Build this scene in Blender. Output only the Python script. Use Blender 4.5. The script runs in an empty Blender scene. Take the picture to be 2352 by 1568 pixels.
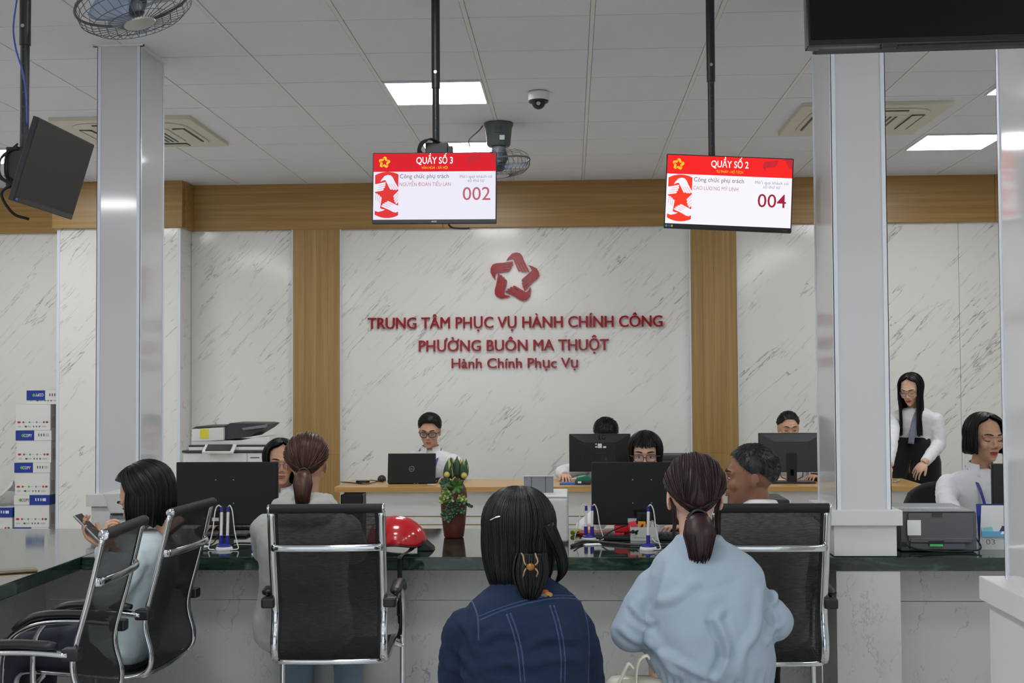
import bpy, bmesh, math, random
import numpy as np
from mathutils import Vector, Matrix, noise as mnoise
random.seed(7)
S = bpy.context.scene
COL = S.collection

# ------------------------------------------------------------------ camera
FPX, YAW, PIT, ROL, EYE = 2832.0, 0.0478, 0.0323, -0.0060, 1.5
def _basis():
    cy, sy, cp, sp, cr, sr = (math.cos(YAW), math.sin(YAW), math.cos(PIT), math.sin(PIT), math.cos(ROL), math.sin(ROL))
    w = Vector((-sy*cp, cy*cp, sp)); r0 = Vector((cy, sy, 0)); u0 = r0.cross(w)
    return cr*r0 + sr*u0, -sr*r0 + cr*u0, w
CR, CU, CW = _basis()
def ray(x, y): return CW + CR*((x-1176)/FPX) + CU*((784-y)/FPX)
def atY(x, y, Y):
    d = ray(x, y); p = d*(Y/d.y); p.z += EYE; return p
def atZ(x, y, Z):
    d = ray(x, y); p = d*((Z-EYE)/d.z); p.z += EYE; return p
cd = bpy.data.cameras.new('camera'); cam = bpy.data.objects.new('camera', cd); COL.objects.link(cam)
cd.sensor_fit = 'HORIZONTAL'; cd.sensor_width = 36.0; cd.lens = FPX/2352*36.0; cd.clip_start = 0.05
m3 = Matrix((CR, CU, -CW)).transposed()
cam.matrix_world = Matrix.Translation((0, 0, EYE)) @ m3.to_4x4()
S.camera = cam

# ------------------------------------------------------------------ light and exposure
LAMP = 21.0            # radiance of the ceiling LED panels
WORLD = 1.3           # daylight through the glazed entrance behind the camera
w = bpy.data.worlds.new('world'); S.world = w; w.use_nodes = True
bgn = w.node_tree.nodes['Background']; bgn.inputs[0].default_value = (0.80, 0.90, 1.0, 1); bgn.inputs[1].default_value = WORLD
S.view_settings.view_transform = 'Standard'; S.view_settings.look = 'None'
S.view_settings.gamma = 1.0; S.view_settings.use_curve_mapping = False
S.view_settings.exposure = 0.0

# ------------------------------------------------------------------ materials
MATS = {}
def srgb(c):
    return tuple((v/12.92 if v <= 0.04045 else ((v+0.055)/1.055)**2.4) for v in c)
def rgb(r, g, b): return srgb((r/255, g/255, b/255))
def mat(name, col=(0.5, 0.5, 0.5), rough=0.5, metal=0.0, spec=0.5, coat=0.0, emit=None, estr=0.0, bump=0.0, bscale=200.0, vary=0.0, vscale=8.0, sheen=0.0):
    if name in MATS: return MATS[name]
    m = bpy.data.materials.new(name); m.use_nodes = True; nt = m.node_tree; N = nt.nodes; L = nt.links
    b = N['Principled BSDF']
    b.inputs['Base Color'].default_value = (*col, 1); b.inputs['Roughness'].default_value = rough
    b.inputs['Metallic'].default_value = metal; b.inputs['Specular IOR Level'].default_value = spec
    b.inputs['Coat Weight'].default_value = coat; b.inputs['Coat Roughness'].default_value = 0.06
    b.inputs['Sheen Weight'].default_value = sheen
    if emit is not None:
        b.inputs['Emission Color'].default_value = (*emit, 1); b.inputs['Emission Strength'].default_value = estr
    tc = None
    if bump or vary: tc = N.new('ShaderNodeTexCoord')
    if vary:
        n = N.new('ShaderNodeTexNoise'); n.inputs['Scale'].default_value = vscale; n.inputs['Detail'].default_value = 5
        L.new(tc.outputs['Object'], n.inputs['Vector'])
        mx = N.new('ShaderNodeMix'); mx.data_type = 'RGBA'
        mx.inputs[6].default_value = (*[c*(1-vary) for c in col], 1); mx.inputs[7].default_value = (*[min(1, c*(1+vary)) for c in col], 1)
        L.new(n.outputs['Fac'], mx.inputs[0]); L.new(mx.outputs[2], b.inputs['Base Color'])
    if bump:
        n = N.new('ShaderNodeTexNoise'); n.inputs['Scale'].default_value = bscale; n.inputs['Detail'].default_value = 3
        L.new(tc.outputs['Object'], n.inputs['Vector'])
        bp = N.new('ShaderNodeBump'); bp.inputs['Strength'].default_value = bump; bp.inputs['Distance'].default_value = 0.002
        L.new(n.outputs['Fac'], bp.inputs['Height']); L.new(bp.outputs['Normal'], b.inputs['Normal'])
    MATS[name] = m; return m
def nodes_of(name, rough=0.5, coat=0.0, spec=0.5):
    m = mat(name, rough=rough, coat=coat, spec=spec); return m, m.node_tree.nodes, m.node_tree.links, m.node_tree.nodes['Principled BSDF']
def ramp(N, stops):
    r = N.new('ShaderNodeValToRGB'); e = r.color_ramp.elements
    e[0].position, e[0].color = stops[0][0], (*stops[0][1], 1); e[1].position, e[1].color = stops[-1][0], (*stops[-1][1], 1)
    for p, c in stops[1:-1]:
        x = e.new(p); x.color = (*c, 1)
    return r
def marble(name, base, vein, ang, sc=1.0, rough=0.12, coat=0.0, along=0.9, across=5.5, thick=0.02):
    m, N, L, b = nodes_of(name, rough, coat)
    tc = N.new('ShaderNodeTexCoord')
    def veinlayer(a, s1, s2, seed, th):
        mp = N.new('ShaderNodeMapping'); mp.vector_type = 'TEXTURE'; mp.inputs['Rotation'].default_value = (0, -a, 0)
        mp.inputs['Location'].default_value = (seed, seed*0.7, seed*1.3); mp.inputs['Scale'].default_value = (1/(s1*sc), 1/(2.0*sc), 1/(s2*sc))
        L.new(tc.outputs['Object'], mp.inputs['Vector'])
        n = N.new('ShaderNodeTexNoise'); n.inputs['Scale'].default_value = 1; n.inputs['Detail'].default_value = 5; n.inputs['Roughness'].default_value = 0.62
        L.new(mp.outputs['Vector'], n.inputs['Vector'])
        s = N.new('ShaderNodeMath'); s.operation = 'SUBTRACT'; s.inputs[1].default_value = 0.5; L.new(n.outputs['Fac'], s.inputs[0])
        ab = N.new('ShaderNodeMath'); ab.operation = 'ABSOLUTE'; L.new(s.outputs[0], ab.inputs[0])
        r = ramp(N, [(0.0, (1, 1, 1)), (th*0.35, (.55, .55, .55)), (th, (0, 0, 0))]); L.new(ab.outputs[0], r.inputs[0])
        n2 = N.new('ShaderNodeTexNoise'); n2.inputs['Scale'].default_value = 2.3*sc; n2.inputs['Detail'].default_value = 2
        mp2 = N.new('ShaderNodeMapping'); mp2.inputs['Location'].default_value = (seed*3.1, 0, seed); L.new(tc.outputs['Object'], mp2.inputs['Vector']); L.new(mp2.outputs['Vector'], n2.inputs['Vector'])
        r2 = ramp(N, [(0.46, (0, 0, 0)), (0.60, (1, 1, 1))]); L.new(n2.outputs['Fac'], r2.inputs[0])
        mu = N.new('ShaderNodeMath'); mu.operation = 'MULTIPLY'; L.new(r.outputs[0], mu.inputs[0]); L.new(r2.outputs[0], mu.inputs[1])
        return mu
    v1 = veinlayer(ang, along, across, 3.7, thick); v2 = veinlayer(ang*1.06, along*1.3, across*1.9, 11.2, thick*1.6)
    mx = N.new('ShaderNodeMath'); mx.operation = 'MAXIMUM'; L.new(v1.outputs[0], mx.inputs[0])
    hf = N.new('ShaderNodeMath'); hf.operation = 'MULTIPLY'; hf.inputs[1].default_value = 0.55; L.new(v2.outputs[0], hf.inputs[0]); L.new(hf.outputs[0], mx.inputs[1])
    cm = N.new('ShaderNodeMix'); cm.data_type = 'RGBA'; cm.inputs[6].default_value = (*base, 1); cm.inputs[7].default_value = (*vein, 1)
    L.new(mx.outputs[0], cm.inputs[0]); L.new(cm.outputs[2], b.inputs['Base Color'])
    return m
def wood(name, c1, c2, axis, rough=0.35):
    """grain runs along axis (0 x, 2 z)"""
    m, N, L, b = nodes_of(name, rough)
    tc = N.new('ShaderNodeTexCoord'); mp = N.new('ShaderNodeMapping'); sc = [34.0, 34.0, 34.0]; sc[axis] = 0.7
    mp.inputs['Scale'].default_value = sc; L.new(tc.outputs['Object'], mp.inputs['Vector'])
    n = N.new('ShaderNodeTexNoise'); n.inputs['Scale'].default_value = 1; n.inputs['Detail'].default_value = 6; n.inputs['Roughness'].default_value = 0.65
    L.new(mp.outputs['Vector'], n.inputs['Vector'])
    r = ramp(N, [(0.30, c1), (0.52, tuple((a+bb)/2 for a, bb in zip(c1, c2))), (0.68, c2)]); L.new(n.outputs['Fac'], r.inputs[0])
    L.new(r.outputs[0], b.inputs['Base Color'])
    bp = N.new('ShaderNodeBump'); bp.inputs['Strength'].default_value = 0.06; bp.inputs['Distance'].default_value = 0.001
    L.new(n.outputs['Fac'], bp.inputs['Height']); L.new(bp.outputs['Normal'], b.inputs['Normal'])
    return m
def mesh_fabric(name, col, opac, freq=900.0):
    m, N, L, b = nodes_of(name, 0.75)
    b.inputs['Base Color'].default_value = (*col, 1)
    tc = N.new('ShaderNodeTexCoord'); sp = N.new('ShaderNodeSeparateXYZ'); L.new(tc.outputs['Object'], sp.inputs[0])
    wv = N.new('ShaderNodeTexNoise'); wv.inputs['Scale'].default_value = 1; wv.inputs['Detail'].default_value = 2
    mp = N.new('ShaderNodeMapping'); mp.inputs['Scale'].default_value = (40, 40, freq/3); L.new(tc.outputs['Object'], mp.inputs['Vector']); L.new(mp.outputs['Vector'], wv.inputs['Vector'])
    mr = N.new('ShaderNodeMapRange'); mr.inputs['From Min'].default_value = 0.3; mr.inputs['From Max'].default_value = 0.7
    mr.inputs['To Min'].default_value = opac-0.04; mr.inputs['To Max'].default_value = min(1, opac+0.04)
    L.new(wv.outputs['Fac'], mr.inputs['Value']); L.new(mr.outputs[0], b.inputs['Alpha'])
    return m
def emit(name, col, s):
    if name in MATS: return MATS[name]
    m = bpy.data.materials.new(name); m.use_nodes = True; N = m.node_tree.nodes; N.clear()
    e = N.new('ShaderNodeEmission'); e.inputs[0].default_value = (*col, 1); e.inputs[1].default_value = s
    o = N.new('ShaderNodeOutputMaterial'); m.node_tree.links.new(e.outputs[0], o.inputs[0]); MATS[name] = m; return m
def cloth(name, col, rough=0.85, weave=0.25, scale=700.0, vary=0.10, vscale=14.0, sheen=0.2):
    return mat(name, col, rough=rough, bump=weave, bscale=scale, vary=vary, vscale=vscale, sheen=sheen, spec=0.25)
def hairmat(name, c1, c2):
    m, N, L, b = nodes_of(name, 0.40, spec=0.38)
    tc = N.new('ShaderNodeTexCoord'); mp = N.new('ShaderNodeMapping'); mp.inputs['Scale'].default_value = (90, 90, 14); L.new(tc.outputs['Object'], mp.inputs['Vector'])
    n = N.new('ShaderNodeTexNoise'); n.inputs['Scale'].default_value = 1; n.inputs['Detail'].default_value = 4; L.new(mp.outputs['Vector'], n.inputs['Vector'])
    r = ramp(N, [(0.35, c1), (0.7, c2)]); L.new(n.outputs['Fac'], r.inputs[0]); L.new(r.outputs[0], b.inputs['Base Color'])
    return m

M_marble = marble('marble_panel', rgb(232, 231, 225), rgb(158, 155, 151), math.radians(44), 1.0, rough=0.11, along=0.42, across=3.8, thick=0.0065)
M_stone = marble('stone_panel', rgb(196, 197, 194), rgb(140, 138, 136), math.radians(70), 1.5, rough=0.32, along=1.5, across=2.2, thick=0.006)
M_woodV = wood('oak_vertical', rgb(148, 115, 62), rgb(178, 146, 90), 2)
M_woodH = wood('oak_horizontal', rgb(146, 110, 56), rgb(176, 140, 80), 0)
M_desk = wood('oak_desk', rgb(172, 132, 72), rgb(202, 164, 102), 0, 0.3)
M_gloss = mat('gloss_white_panel', rgb(205, 206, 207), rough=0.07, spec=0.6, coat=0.3)
M_white = mat('white_laminate', rgb(212, 212, 210), rough=0.35)
M_trimw = mat('white_metal_trim', rgb(222, 228, 236), rough=0.25)
M_plaster = mat('white_plaster', rgb(215, 215, 213), rough=0.8)
M_tile = mat('ceiling_tile', rgb(222, 224, 229), rough=0.9, bump=0.25, bscale=160, vary=0.03, vscale=30)
M_tbar = mat('grid_bar', rgb(222, 222, 220), rough=0.5)
M_void = mat('ceiling_void', rgb(120, 120, 120), rough=0.9)
M_floor = mat('floor_tile', rgb(206, 204, 198), rough=0.2, vary=0.05, vscale=3)
M_chrome = mat('chrome', (0.62, 0.64, 0.66), rough=0.10, metal=1.0)
M_steel = mat('brushed_steel', (0.5, 0.5, 0.5), rough=0.3, metal=1.0)
M_black = mat('black_plastic', rgb(20, 21, 23), rough=0.42)
M_blackm = mat('black_matte', rgb(14, 15, 16), rough=0.7, bump=0.1, bscale=900)
M_blackg = mat('black_gloss', rgb(12, 13, 15), rough=0.12)
M_dgrey = mat('dark_grey_plastic', rgb(52, 55, 58), rough=0.5)
M_grey = mat('grey_plastic', rgb(120, 124, 128), rough=0.45)
M_lgrey = mat('light_grey_plastic', rgb(196, 197, 195), rough=0.45)
M_wplastic = mat('white_plastic', rgb(225, 226, 224), rough=0.4)
M_cream = mat('cream_plastic', rgb(206, 203, 184), rough=0.5)
M_blue = mat('blue_plastic', rgb(38, 44, 140), rough=0.35)
M_red = mat('red_plastic', rgb(196, 22, 36), rough=0.25)
M_paper = mat('paper', rgb(232, 233, 232), rough=0.8)
M_gold = mat('gold_strip', rgb(176, 138, 62), rough=0.4)
M_rubber = mat('black_rubber', rgb(16, 16, 17), rough=0.65)
M_lamp = emit('lamp_glow', (0.98, 0.985, 1.0), LAMP)
def green_marble():
    m, N, L, b = nodes_of('green_marble', 0.06, 0.3)
    tc = N.new('ShaderNodeTexCoord'); mp = N.new('ShaderNodeMapping'); mp.inputs['Scale'].default_value = (5, 9, 22); L.new(tc.outputs['Object'], mp.inputs['Vector'])
    n = N.new('ShaderNodeTexNoise'); n.inputs['Scale'].default_value = 1.0; n.inputs['Detail'].default_value = 8; n.inputs['Roughness'].default_value = 0.7; n.inputs['Distortion'].default_value = 0.6
    L.new(mp.outputs['Vector'], n.inputs['Vector'])
    r = ramp(N, [(0.32, rgb(12, 24, 21)), (0.55, rgb(30, 50, 43)), (0.76, rgb(78, 102, 90))]); L.new(n.outputs['Fac'], r.inputs[0]); L.new(r.outputs[0], b.inputs['Base Color'])
    return m
M_green = green_marble()

# ------------------------------------------------------------------ mesh building
WORLDOFF = {}
class MB:
    def __init__(s): s.v = []; s.f = []; s.mi = []; s.cur = 0
    def _add(s, vs, fs):
        o = len(s.v); s.v += [tuple(p) for p in vs]; s.f += [tuple(i+o for i in f) for f in fs]; s.mi += [s.cur]*len(fs); return s
    def m(s, i): s.cur = i; return s
    def box(s, c, size, R=None):
        hx, hy, hz = size[0]/2, size[1]/2, size[2]/2; c = Vector(c)
        vs = [Vector((x, y, z)) for x in (-hx, hx) for y in (-hy, hy) for z in (-hz, hz)]
        if R is not None: vs = [R @ p for p in vs]
        return s._add([p+c for p in vs], [(0, 1, 3, 2), (4, 6, 7, 5), (0, 4, 5, 1), (2, 3, 7, 6), (0, 2, 6, 4), (1, 5, 7, 3)])
    def bb(s, x0, x1, y0, y1, z0, z1): return s.box(((x0+x1)/2, (y0+y1)/2, (z0+z1)/2), (abs(x1-x0), abs(y1-y0), abs(z1-z0)))
    def tube(s, pts, r, n=10, closed=False, flat=None, up=None, caps=True):
        """flat=(a,b): elliptical section a x b times r"""
        P = [Vector(p) for p in pts]; k = len(P); R = r if isinstance(r, (list, tuple)) else [r]*k
        T = []
        for i in range(k):
            a = P[i-1] if (i > 0 or closed) else P[i]; b = P[(i+1) % k] if (i < k-1 or closed) else P[i]
            t = b-a; T.append(t.normalized() if t.length > 1e-9 else Vector((0, 0, 1)))
        ref = Vector(up) if up is not None else (Vector((0, 0, 1)) if abs(T[0].z) < 0.9 else Vector((1, 0, 0)))
        vs = []; nrm = None
        for i in range(k):
            if nrm is None or up is not None: nrm = ref - T[i]*ref.dot(T[i])
            else: nrm = nrm - T[i]*nrm.dot(T[i])
            if nrm.length < 1e-6: nrm = T[i].orthogonal()
            nrm.normalize(); bi = T[i].cross(nrm)
            fa, fb = flat if flat else (1, 1)
            for j in range(n):
                a = 2*math.pi*j/n; vs.append(P[i] + nrm*(math.cos(a)*R[i]*fa) + bi*(math.sin(a)*R[i]*fb))
        fs = []
        for i in range(k if closed else k-1):
            i2 = (i+1) % k
            for j in range(n): fs.append((i*n+j, i*n+(j+1) % n, i2*n+(j+1) % n, i2*n+j))
        if caps and not closed: fs += [tuple(reversed(range(n))), tuple(range((k-1)*n, k*n))]
        return s._add(vs, fs)
    def cyl(s, a, b, r, n=20, r2=None): return s.tube([a, b], [r, r if r2 is None else r2], n)
    def lathe(s, prof, c=(0, 0, 0), n=32, R=None):
        c = Vector(c); vs = []; fs = []; k = len(prof)
        for (r, z) in prof:
            for j in range(n):
                a = 2*math.pi*j/n; p = Vector((r*math.cos(a), r*math.sin(a), z)); vs.append((R @ p if R is not None else p)+c)
        for i in range(k-1):
            for j in range(n): fs.append((i*n+j, i*n+(j+1) % n, (i+1)*n+(j+1) % n, (i+1)*n+j))
        if prof[0][0] > 1e-6: fs.append(tuple(reversed(range(n))))
        if prof[-1][0] > 1e-6: fs.append(tuple(range((k-1)*n, k*n)))
        return s._add(vs, fs)
    def ell(s, c, r, nu=20, nv=12, R=None):
        c = Vector(c); vs = []; fs = []
        if not isinstance(r, (tuple, list)): r = (r, r, r)
        for i in range(nv+1):
            t = math.pi*i/nv
            for j in range(nu):
                a = 2*math.pi*j/nu; p = Vector((r[0]*math.sin(t)*math.cos(a), r[1]*math.sin(t)*math.sin(a), -r[2]*math.cos(t)))
                vs.append((R @ p if R is not None else p)+c)
        for i in range(nv):
            for j in range(nu): fs.append((i*nu+j, i*nu+(j+1) % nu, (i+1)*nu+(j+1) % nu, (i+1)*nu+j))
        return s._add(vs, fs)
    def loft(s, rings, n=28):
        """rings: (cx,cy,cz,rx,ry[,power]) horizontal superellipses, closed at both ends"""
        vs = []; fs = []; k = len(rings)
        for g in rings:
            cx, cy, cz, rx, ry = g[:5]; pw = g[5] if len(g) > 5 else 2.0
            for j in range(n):
                a = 2*math.pi*j/n; ca, sa = math.cos(a), math.sin(a)
                vs.append((cx+rx*math.copysign(abs(ca)**(2/pw), ca), cy+ry*math.copysign(abs(sa)**(2/pw), sa), cz))
        for i in range(k-1):
            for j in range(n): fs.append((i*n+j, i*n+(j+1) % n, (i+1)*n+(j+1) % n, (i+1)*n+j))
        fs += [tuple(reversed(range(n))), tuple(range((k-1)*n, k*n))]
        return s._add(vs, fs)
    def prism(s, pts, fn, d0, d1):
        """pts: outline (2D, counter-clockwise); fn(u,v,d) -> 3D"""
        n = len(pts); vs = [fn(u, v, d0) for u, v in pts]+[fn(u, v, d1) for u, v in pts]
        return s._add(vs, [tuple(reversed(range(n))), tuple(range(n, 2*n))]+[(i, (i+1) % n, n+(i+1) % n, n+i) for i in range(n)])
    def grid(s, fn, nu, nv, wrap=False):
        vs = [fn(i/(nu if wrap else nu-1), j/(nv-1)) for j in range(nv) for i in range(nu)]; fs = []
        for j in range(nv-1):
            for i in range(nu if wrap else nu-1): fs.append((j*nu+i, j*nu+(i+1) % nu, (j+1)*nu+(i+1) % nu, (j+1)*nu+i))
        return s._add(vs, fs)
    def join(s, me, mi=0):
        o = len(s.v); s.v += [tuple(v.co) for v in me.vertices]; s.f += [tuple(i+o for i in p.vertices) for p in me.polygons]; s.mi += [mi]*len(me.polygons); return s
    def mesh(s, name, off=None):
        me = bpy.data.meshes.new(name)
        vs = s.v if off is None else [(a-off[0], b-off[1], c-off[2]) for a, b, c in s.v]
        me.from_pydata(vs, [], s.f); me.update(); me.validate(); return me
    def build(s, name, mats, parent=None, smooth=False, bevel=0.0, seg=2, label=None, fix=True, sol=0.0):
        off = WORLDOFF.get(parent) if parent is not None else None
        me = s.mesh(name, off)
        if len(me.polygons) == len(s.mi): me.polygons.foreach_set('material_index', s.mi)
        mats = mats if isinstance(mats, (list, tuple)) else [mats]
        for mm in mats: me.materials.append(mm)
        if fix or bevel:
            bm = bmesh.new(); bm.from_mesh(me)
            if fix: bmesh.ops.recalc_face_normals(bm, faces=bm.faces)
            if bevel:
                es = [e for e in bm.edges if len(e.link_faces) == 2 and e.calc_face_angle(0) > 0.6]
                bmesh.ops.bevel(bm, geom=es, offset=bevel, segments=seg, profile=0.6, affect='EDGES', clamp_overlap=True)
            bm.to_mesh(me); bm.free()
        if smooth:
            me.polygons.foreach_set('use_smooth', [True]*len(me.polygons))
            if smooth is not True and smooth > 0: me.set_sharp_from_angle(angle=smooth)
        o = bpy.data.objects.new(name, me); COL.objects.link(o)
        if parent is not None: o.parent = parent
        if sol:
            md = o.modifiers.new('thickness', 'SOLIDIFY'); md.thickness = sol; md.offset = 0
        if label: o['label'] = label
        return o
SM = 0.7
def tag(o, label=None, cat=None, group=None, kind=None):
    if label: o['label'] = label
    if cat: o['category'] = cat
    if group: o['group'] = group
    if kind: o['kind'] = kind
    return o
def thing(name, label, cat, loc=(0, 0, 0), rotz=0.0, group=None, world=False):
    o = bpy.data.objects.new(name, None); COL.objects.link(o); o.empty_display_size = 0.1
    o.location = loc; o.rotation_euler = (0, 0, rotz); tag(o, label, cat, group)
    if world: WORLDOFF[o] = tuple(loc)
    return o
def copy_tree(o, parent=None):
    c = o.copy(); COL.objects.link(c)
    if parent is not None: c.parent = parent
    for ch in list(o.children): copy_tree(ch, c)
    return c
def newobj(name, me, mats, parent=None):
    o = bpy.data.objects.new(name, me); COL.objects.link(o)
    if not me.materials:
        for mm in (mats if isinstance(mats, (list, tuple)) else [mats]): me.materials.append(mm)
    if parent is not None: o.parent = parent
    return o
def evalmesh(o):
    bpy.context.view_layer.update()
    dg = bpy.context.evaluated_depsgraph_get(); dg.update()
    return bpy.data.meshes.new_from_object(o.evaluated_get(dg), depsgraph=dg)
def remesh(mb, vox, smooth=6, fac=0.5):
    me = mb.mesh('tmp'); bm = bmesh.new(); bm.from_mesh(me); bmesh.ops.recalc_face_normals(bm, faces=bm.faces); bm.to_mesh(me); bm.free()
    o = bpy.data.objects.new('tmp', me); COL.objects.link(o)
    r = o.modifiers.new('r', 'REMESH'); r.mode = 'VOXEL'; r.voxel_size = vox; r.use_smooth_shade = True
    if smooth:
        sm = o.modifiers.new('s', 'SMOOTH'); sm.factor = fac; sm.iterations = smooth
    out = evalmesh(o); bpy.data.objects.remove(o); bpy.data.meshes.remove(me); return out
def textmesh(body, size, align='LEFT', ext=0.0, off=0.0, res=3):
    c = bpy.data.curves.new('txt', 'FONT'); c.body = body; c.size = size; c.align_x = align; c.extrude = ext; c.offset = off; c.resolution_u = res; c.fill_mode = 'BOTH'
    o = bpy.data.objects.new('txt', c); COL.objects.link(o); me = evalmesh(o)
    bpy.data.objects.remove(o); bpy.data.curves.remove(c); return me
def put(me, fn):
    for v in me.vertices: v.co = fn(v.co.x, v.co.y, v.co.z)
    me.update(); return me
def fitw(me, w):
    xs = [v.co.x for v in me.vertices]; k = w/(max(xs)-min(xs)); x0 = min(xs)
    for v in me.vertices: v.co.x = (v.co.x-x0)*k
    return me
# ------------------------------------------------------------------ the room
CEIL, WY = 3.225, 10.65
XL, XR, YF = -6.2, 5.2, -4.2
def struct(o): o['kind'] = 'structure'; return o
struct(MB().bb(XL, XR, YF, WY+.2, -.1, 0).build('floor', M_floor))
struct(MB().bb(XL-.15, XL, YF, WY+.2, 0, 3.4).build('wall_left', M_plaster))
struct(MB().bb(XR, XR+.15, YF, WY+.2, 0, 3.4).build('wall_right', M_plaster))
# entrance wall behind the camera: solid piers and header, glazed opening between them
fw = struct(MB().bb(XL, -3.6, YF-.15, YF, 0, 3.4).build('wall_front', M_plaster))
MB().bb(3.0, XR, YF-.15, YF, 0, 3.4).build('pier', M_plaster, fw)
MB().bb(-3.6, 3.0, YF-.15, YF, 2.6, 3.4).build('header', M_plaster, fw)
ceil = struct(MB().bb(XL, XR, YF, WY+.2, CEIL+.035, CEIL+.13).build('ceiling', M_void))
GX0, GY0 = 0.113, 5.80
LIGHTS = [(c, r) for c in (-8, -2, 4) for r in (5, 2, -3, -6, -9, -12, -15)]
ACS = [(1.925, 8.20, 0.93), (-2.915, 8.26, 0.93)]     # cassette centres
tile_me = None
def in_ac(x0, x1, y0, y1):
    return any(x0 < ax+s/2-.01 and x1 > ax-s/2+.01 and y0 < ay+s/2-.01 and y1 > ay-s/2+.01 for ax, ay, s in ACS)
far = MB()
for r in range(-17, 9):
    for c in range(-11, 9):
        if (c, r) in LIGHTS: continue
        x0, y0 = GX0+.6*c, GY0+.6*r; x1, y1 = x0+.6, min(y0+.6, WY)
        if y1-y0 < .05 or x0 < XL-.1 or x1 > XR+.1: continue
        seen = r >= -2 and -9 <= c <= 6
        if in_ac(x0, x1, y0, y1): continue
        if seen and abs(y1-y0-.6) < .01:
            if tile_me is None:
                o = MB().bb(-.2885, .2885, -.2945, .2945, .004, .02).build('ceiling_tile', M_tile, ceil, bevel=.002, seg=1); tile_me = o.data
            else: o = newobj('ceiling_tile', tile_me, M_tile, ceil)
            o.location = (x0+.3, y0+.3, CEIL)
        elif seen: MB().bb(x0+.013, x1-.013, y0+.004, y1, CEIL+.004, CEIL+.02).build('ceiling_tile', M_tile, ceil)
        else: far.bb(x0+.013, x1-.013, y0+.004, y1-.004, CEIL+.004, CEIL+.02)
# cut tiles round the cassettes
for ax, ay, s in ACS:
    h = s/2-.03; x0 = GX0+.6*math.floor((ax-s/2+.01-GX0)/.6); x1 = GX0+.6*math.ceil((ax+s/2-.01-GX0)/.6); y0 = GY0+.6*math.floor((ay-s/2+.01-GY0)/.6); y1 = GY0+.6*math.ceil((ay+s/2-.01-GY0)/.6)
    for a in ((x0, ax-h, y0, y1), (ax+h, x1, y0, y1), (ax-h, ax+h, y0, ay-h), (ax-h, ax+h, ay+h, y1)):
        if a[1]-a[0] > .02 and a[3]-a[2] > .02: MB().bb(a[0], a[1], a[2]+.003, a[3]-.003, CEIL+.004, CEIL+.02).build('ceiling_tile', M_tile, ceil)
fo = far.build('ceiling_tile', M_tile, ceil); fo['kind'] = 'stuff'
for c in range(-10, 10):
    x = GX0+.6*c
    if XL < x < XR: MB().bb(x-.010, x+.010, YF, WY, CEIL+.0015, CEIL+.012).build('grid_bar', M_tbar, ceil)
for r in range(-16, 9):
    y = GY0+.6*r
    MB().bb(XL, XR, y-.010, y+.010, CEIL+.015, CEIL+.022).build('cross_bar', M_void, ceil)
# LED panels
where = {(-8, 5): 'bright square ceiling light panel at the far left edge, behind the tilted dark monitor', (-2, 2): 'bright square ceiling light panel crossed by the middle monitor pole, nearer one',
         (-2, 5): 'bright square ceiling light panel between the middle monitor pole and the ceiling fan', (4, 5): 'bright square ceiling light panel right of the right column, larger visible one',
         (4, 2): 'small visible corner of a ceiling light panel beside the near right column'}
lp = None
for (c, r) in LIGHTS:
    x, y = GX0+.6*c+.3, GY0+.6*r+.3
    if lp is None:
        lp = thing('ceiling_light', '', 'light', (x, y, CEIL))
        fr = MB()
        for a in ((-.288, .288, -.288, -.276), (-.288, .288, .276, .288), (-.288, -.276, -.276, .276), (.276, .288, -.276, .276)): fr.bb(*a, -.004, .02)
        fr.build('frame', M_trimw, lp); MB().bb(-.276, .276, -.276, .276, .002, .014).build('diffuser', M_lamp, lp); o = lp
    else: o = copy_tree(lp); o.location = (x, y, CEIL)
    o['label'] = where.get((c, r), 'square LED ceiling panel lighting the hall out of the picture'); o['group'] = 'square LED ceiling panels' if (c, r) in where else 'LED ceiling panels out of view'

# back wall -------------------------------------------------------------
wb = struct(MB().bb(XL, XR, WY, WY+.2, 0, 3.4).build('wall_back', M_plaster))
BB = 2.83                                                    # underside of the timber beam
bays = [(XL, -3.32), (-3.32, -2.41), (-2.0, 1.03), (1.42, 3.3), (3.3, XR)]
for a, b in bays: MB().bb(a+.002, b-.002, WY-.012, WY+.01, 0, BB).build('marble_panel', M_marble, wb)
for i, (a, b) in enumerate([(XL, -4.442), (-3.285, -1.1), (-1.1, 1.4), (1.4, 3.6), (3.6, XR)]):
    MB().bb(a, b-.002, WY-.06, WY+.01, BB, CEIL+.03).build('wood_beam', M_woodH, wb, bevel=.002, seg=1)
# oak pilasters, two stacked boards each
for a, b in ((-2.41, -2.0), (1.03, 1.42)):
    n = 4; wdt = (b-a)/n
    for i in range(n):
        for z0, z1 in ((0, .8793), (.8807, BB)): MB().bb(a+i*wdt+.0003, a+(i+1)*wdt-.0003, WY-.055, WY+.01, z0, z1).build('wood_board', M_woodV, wb, bevel=.0006, seg=1)
    MB().bb(b, b+.012, WY-.05, WY, 0, BB).build('edge_trim', M_trimw, wb); MB().bb(a-.012, a, WY-.05, WY, 0, BB).build('edge_trim', M_trimw, wb)
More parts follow.
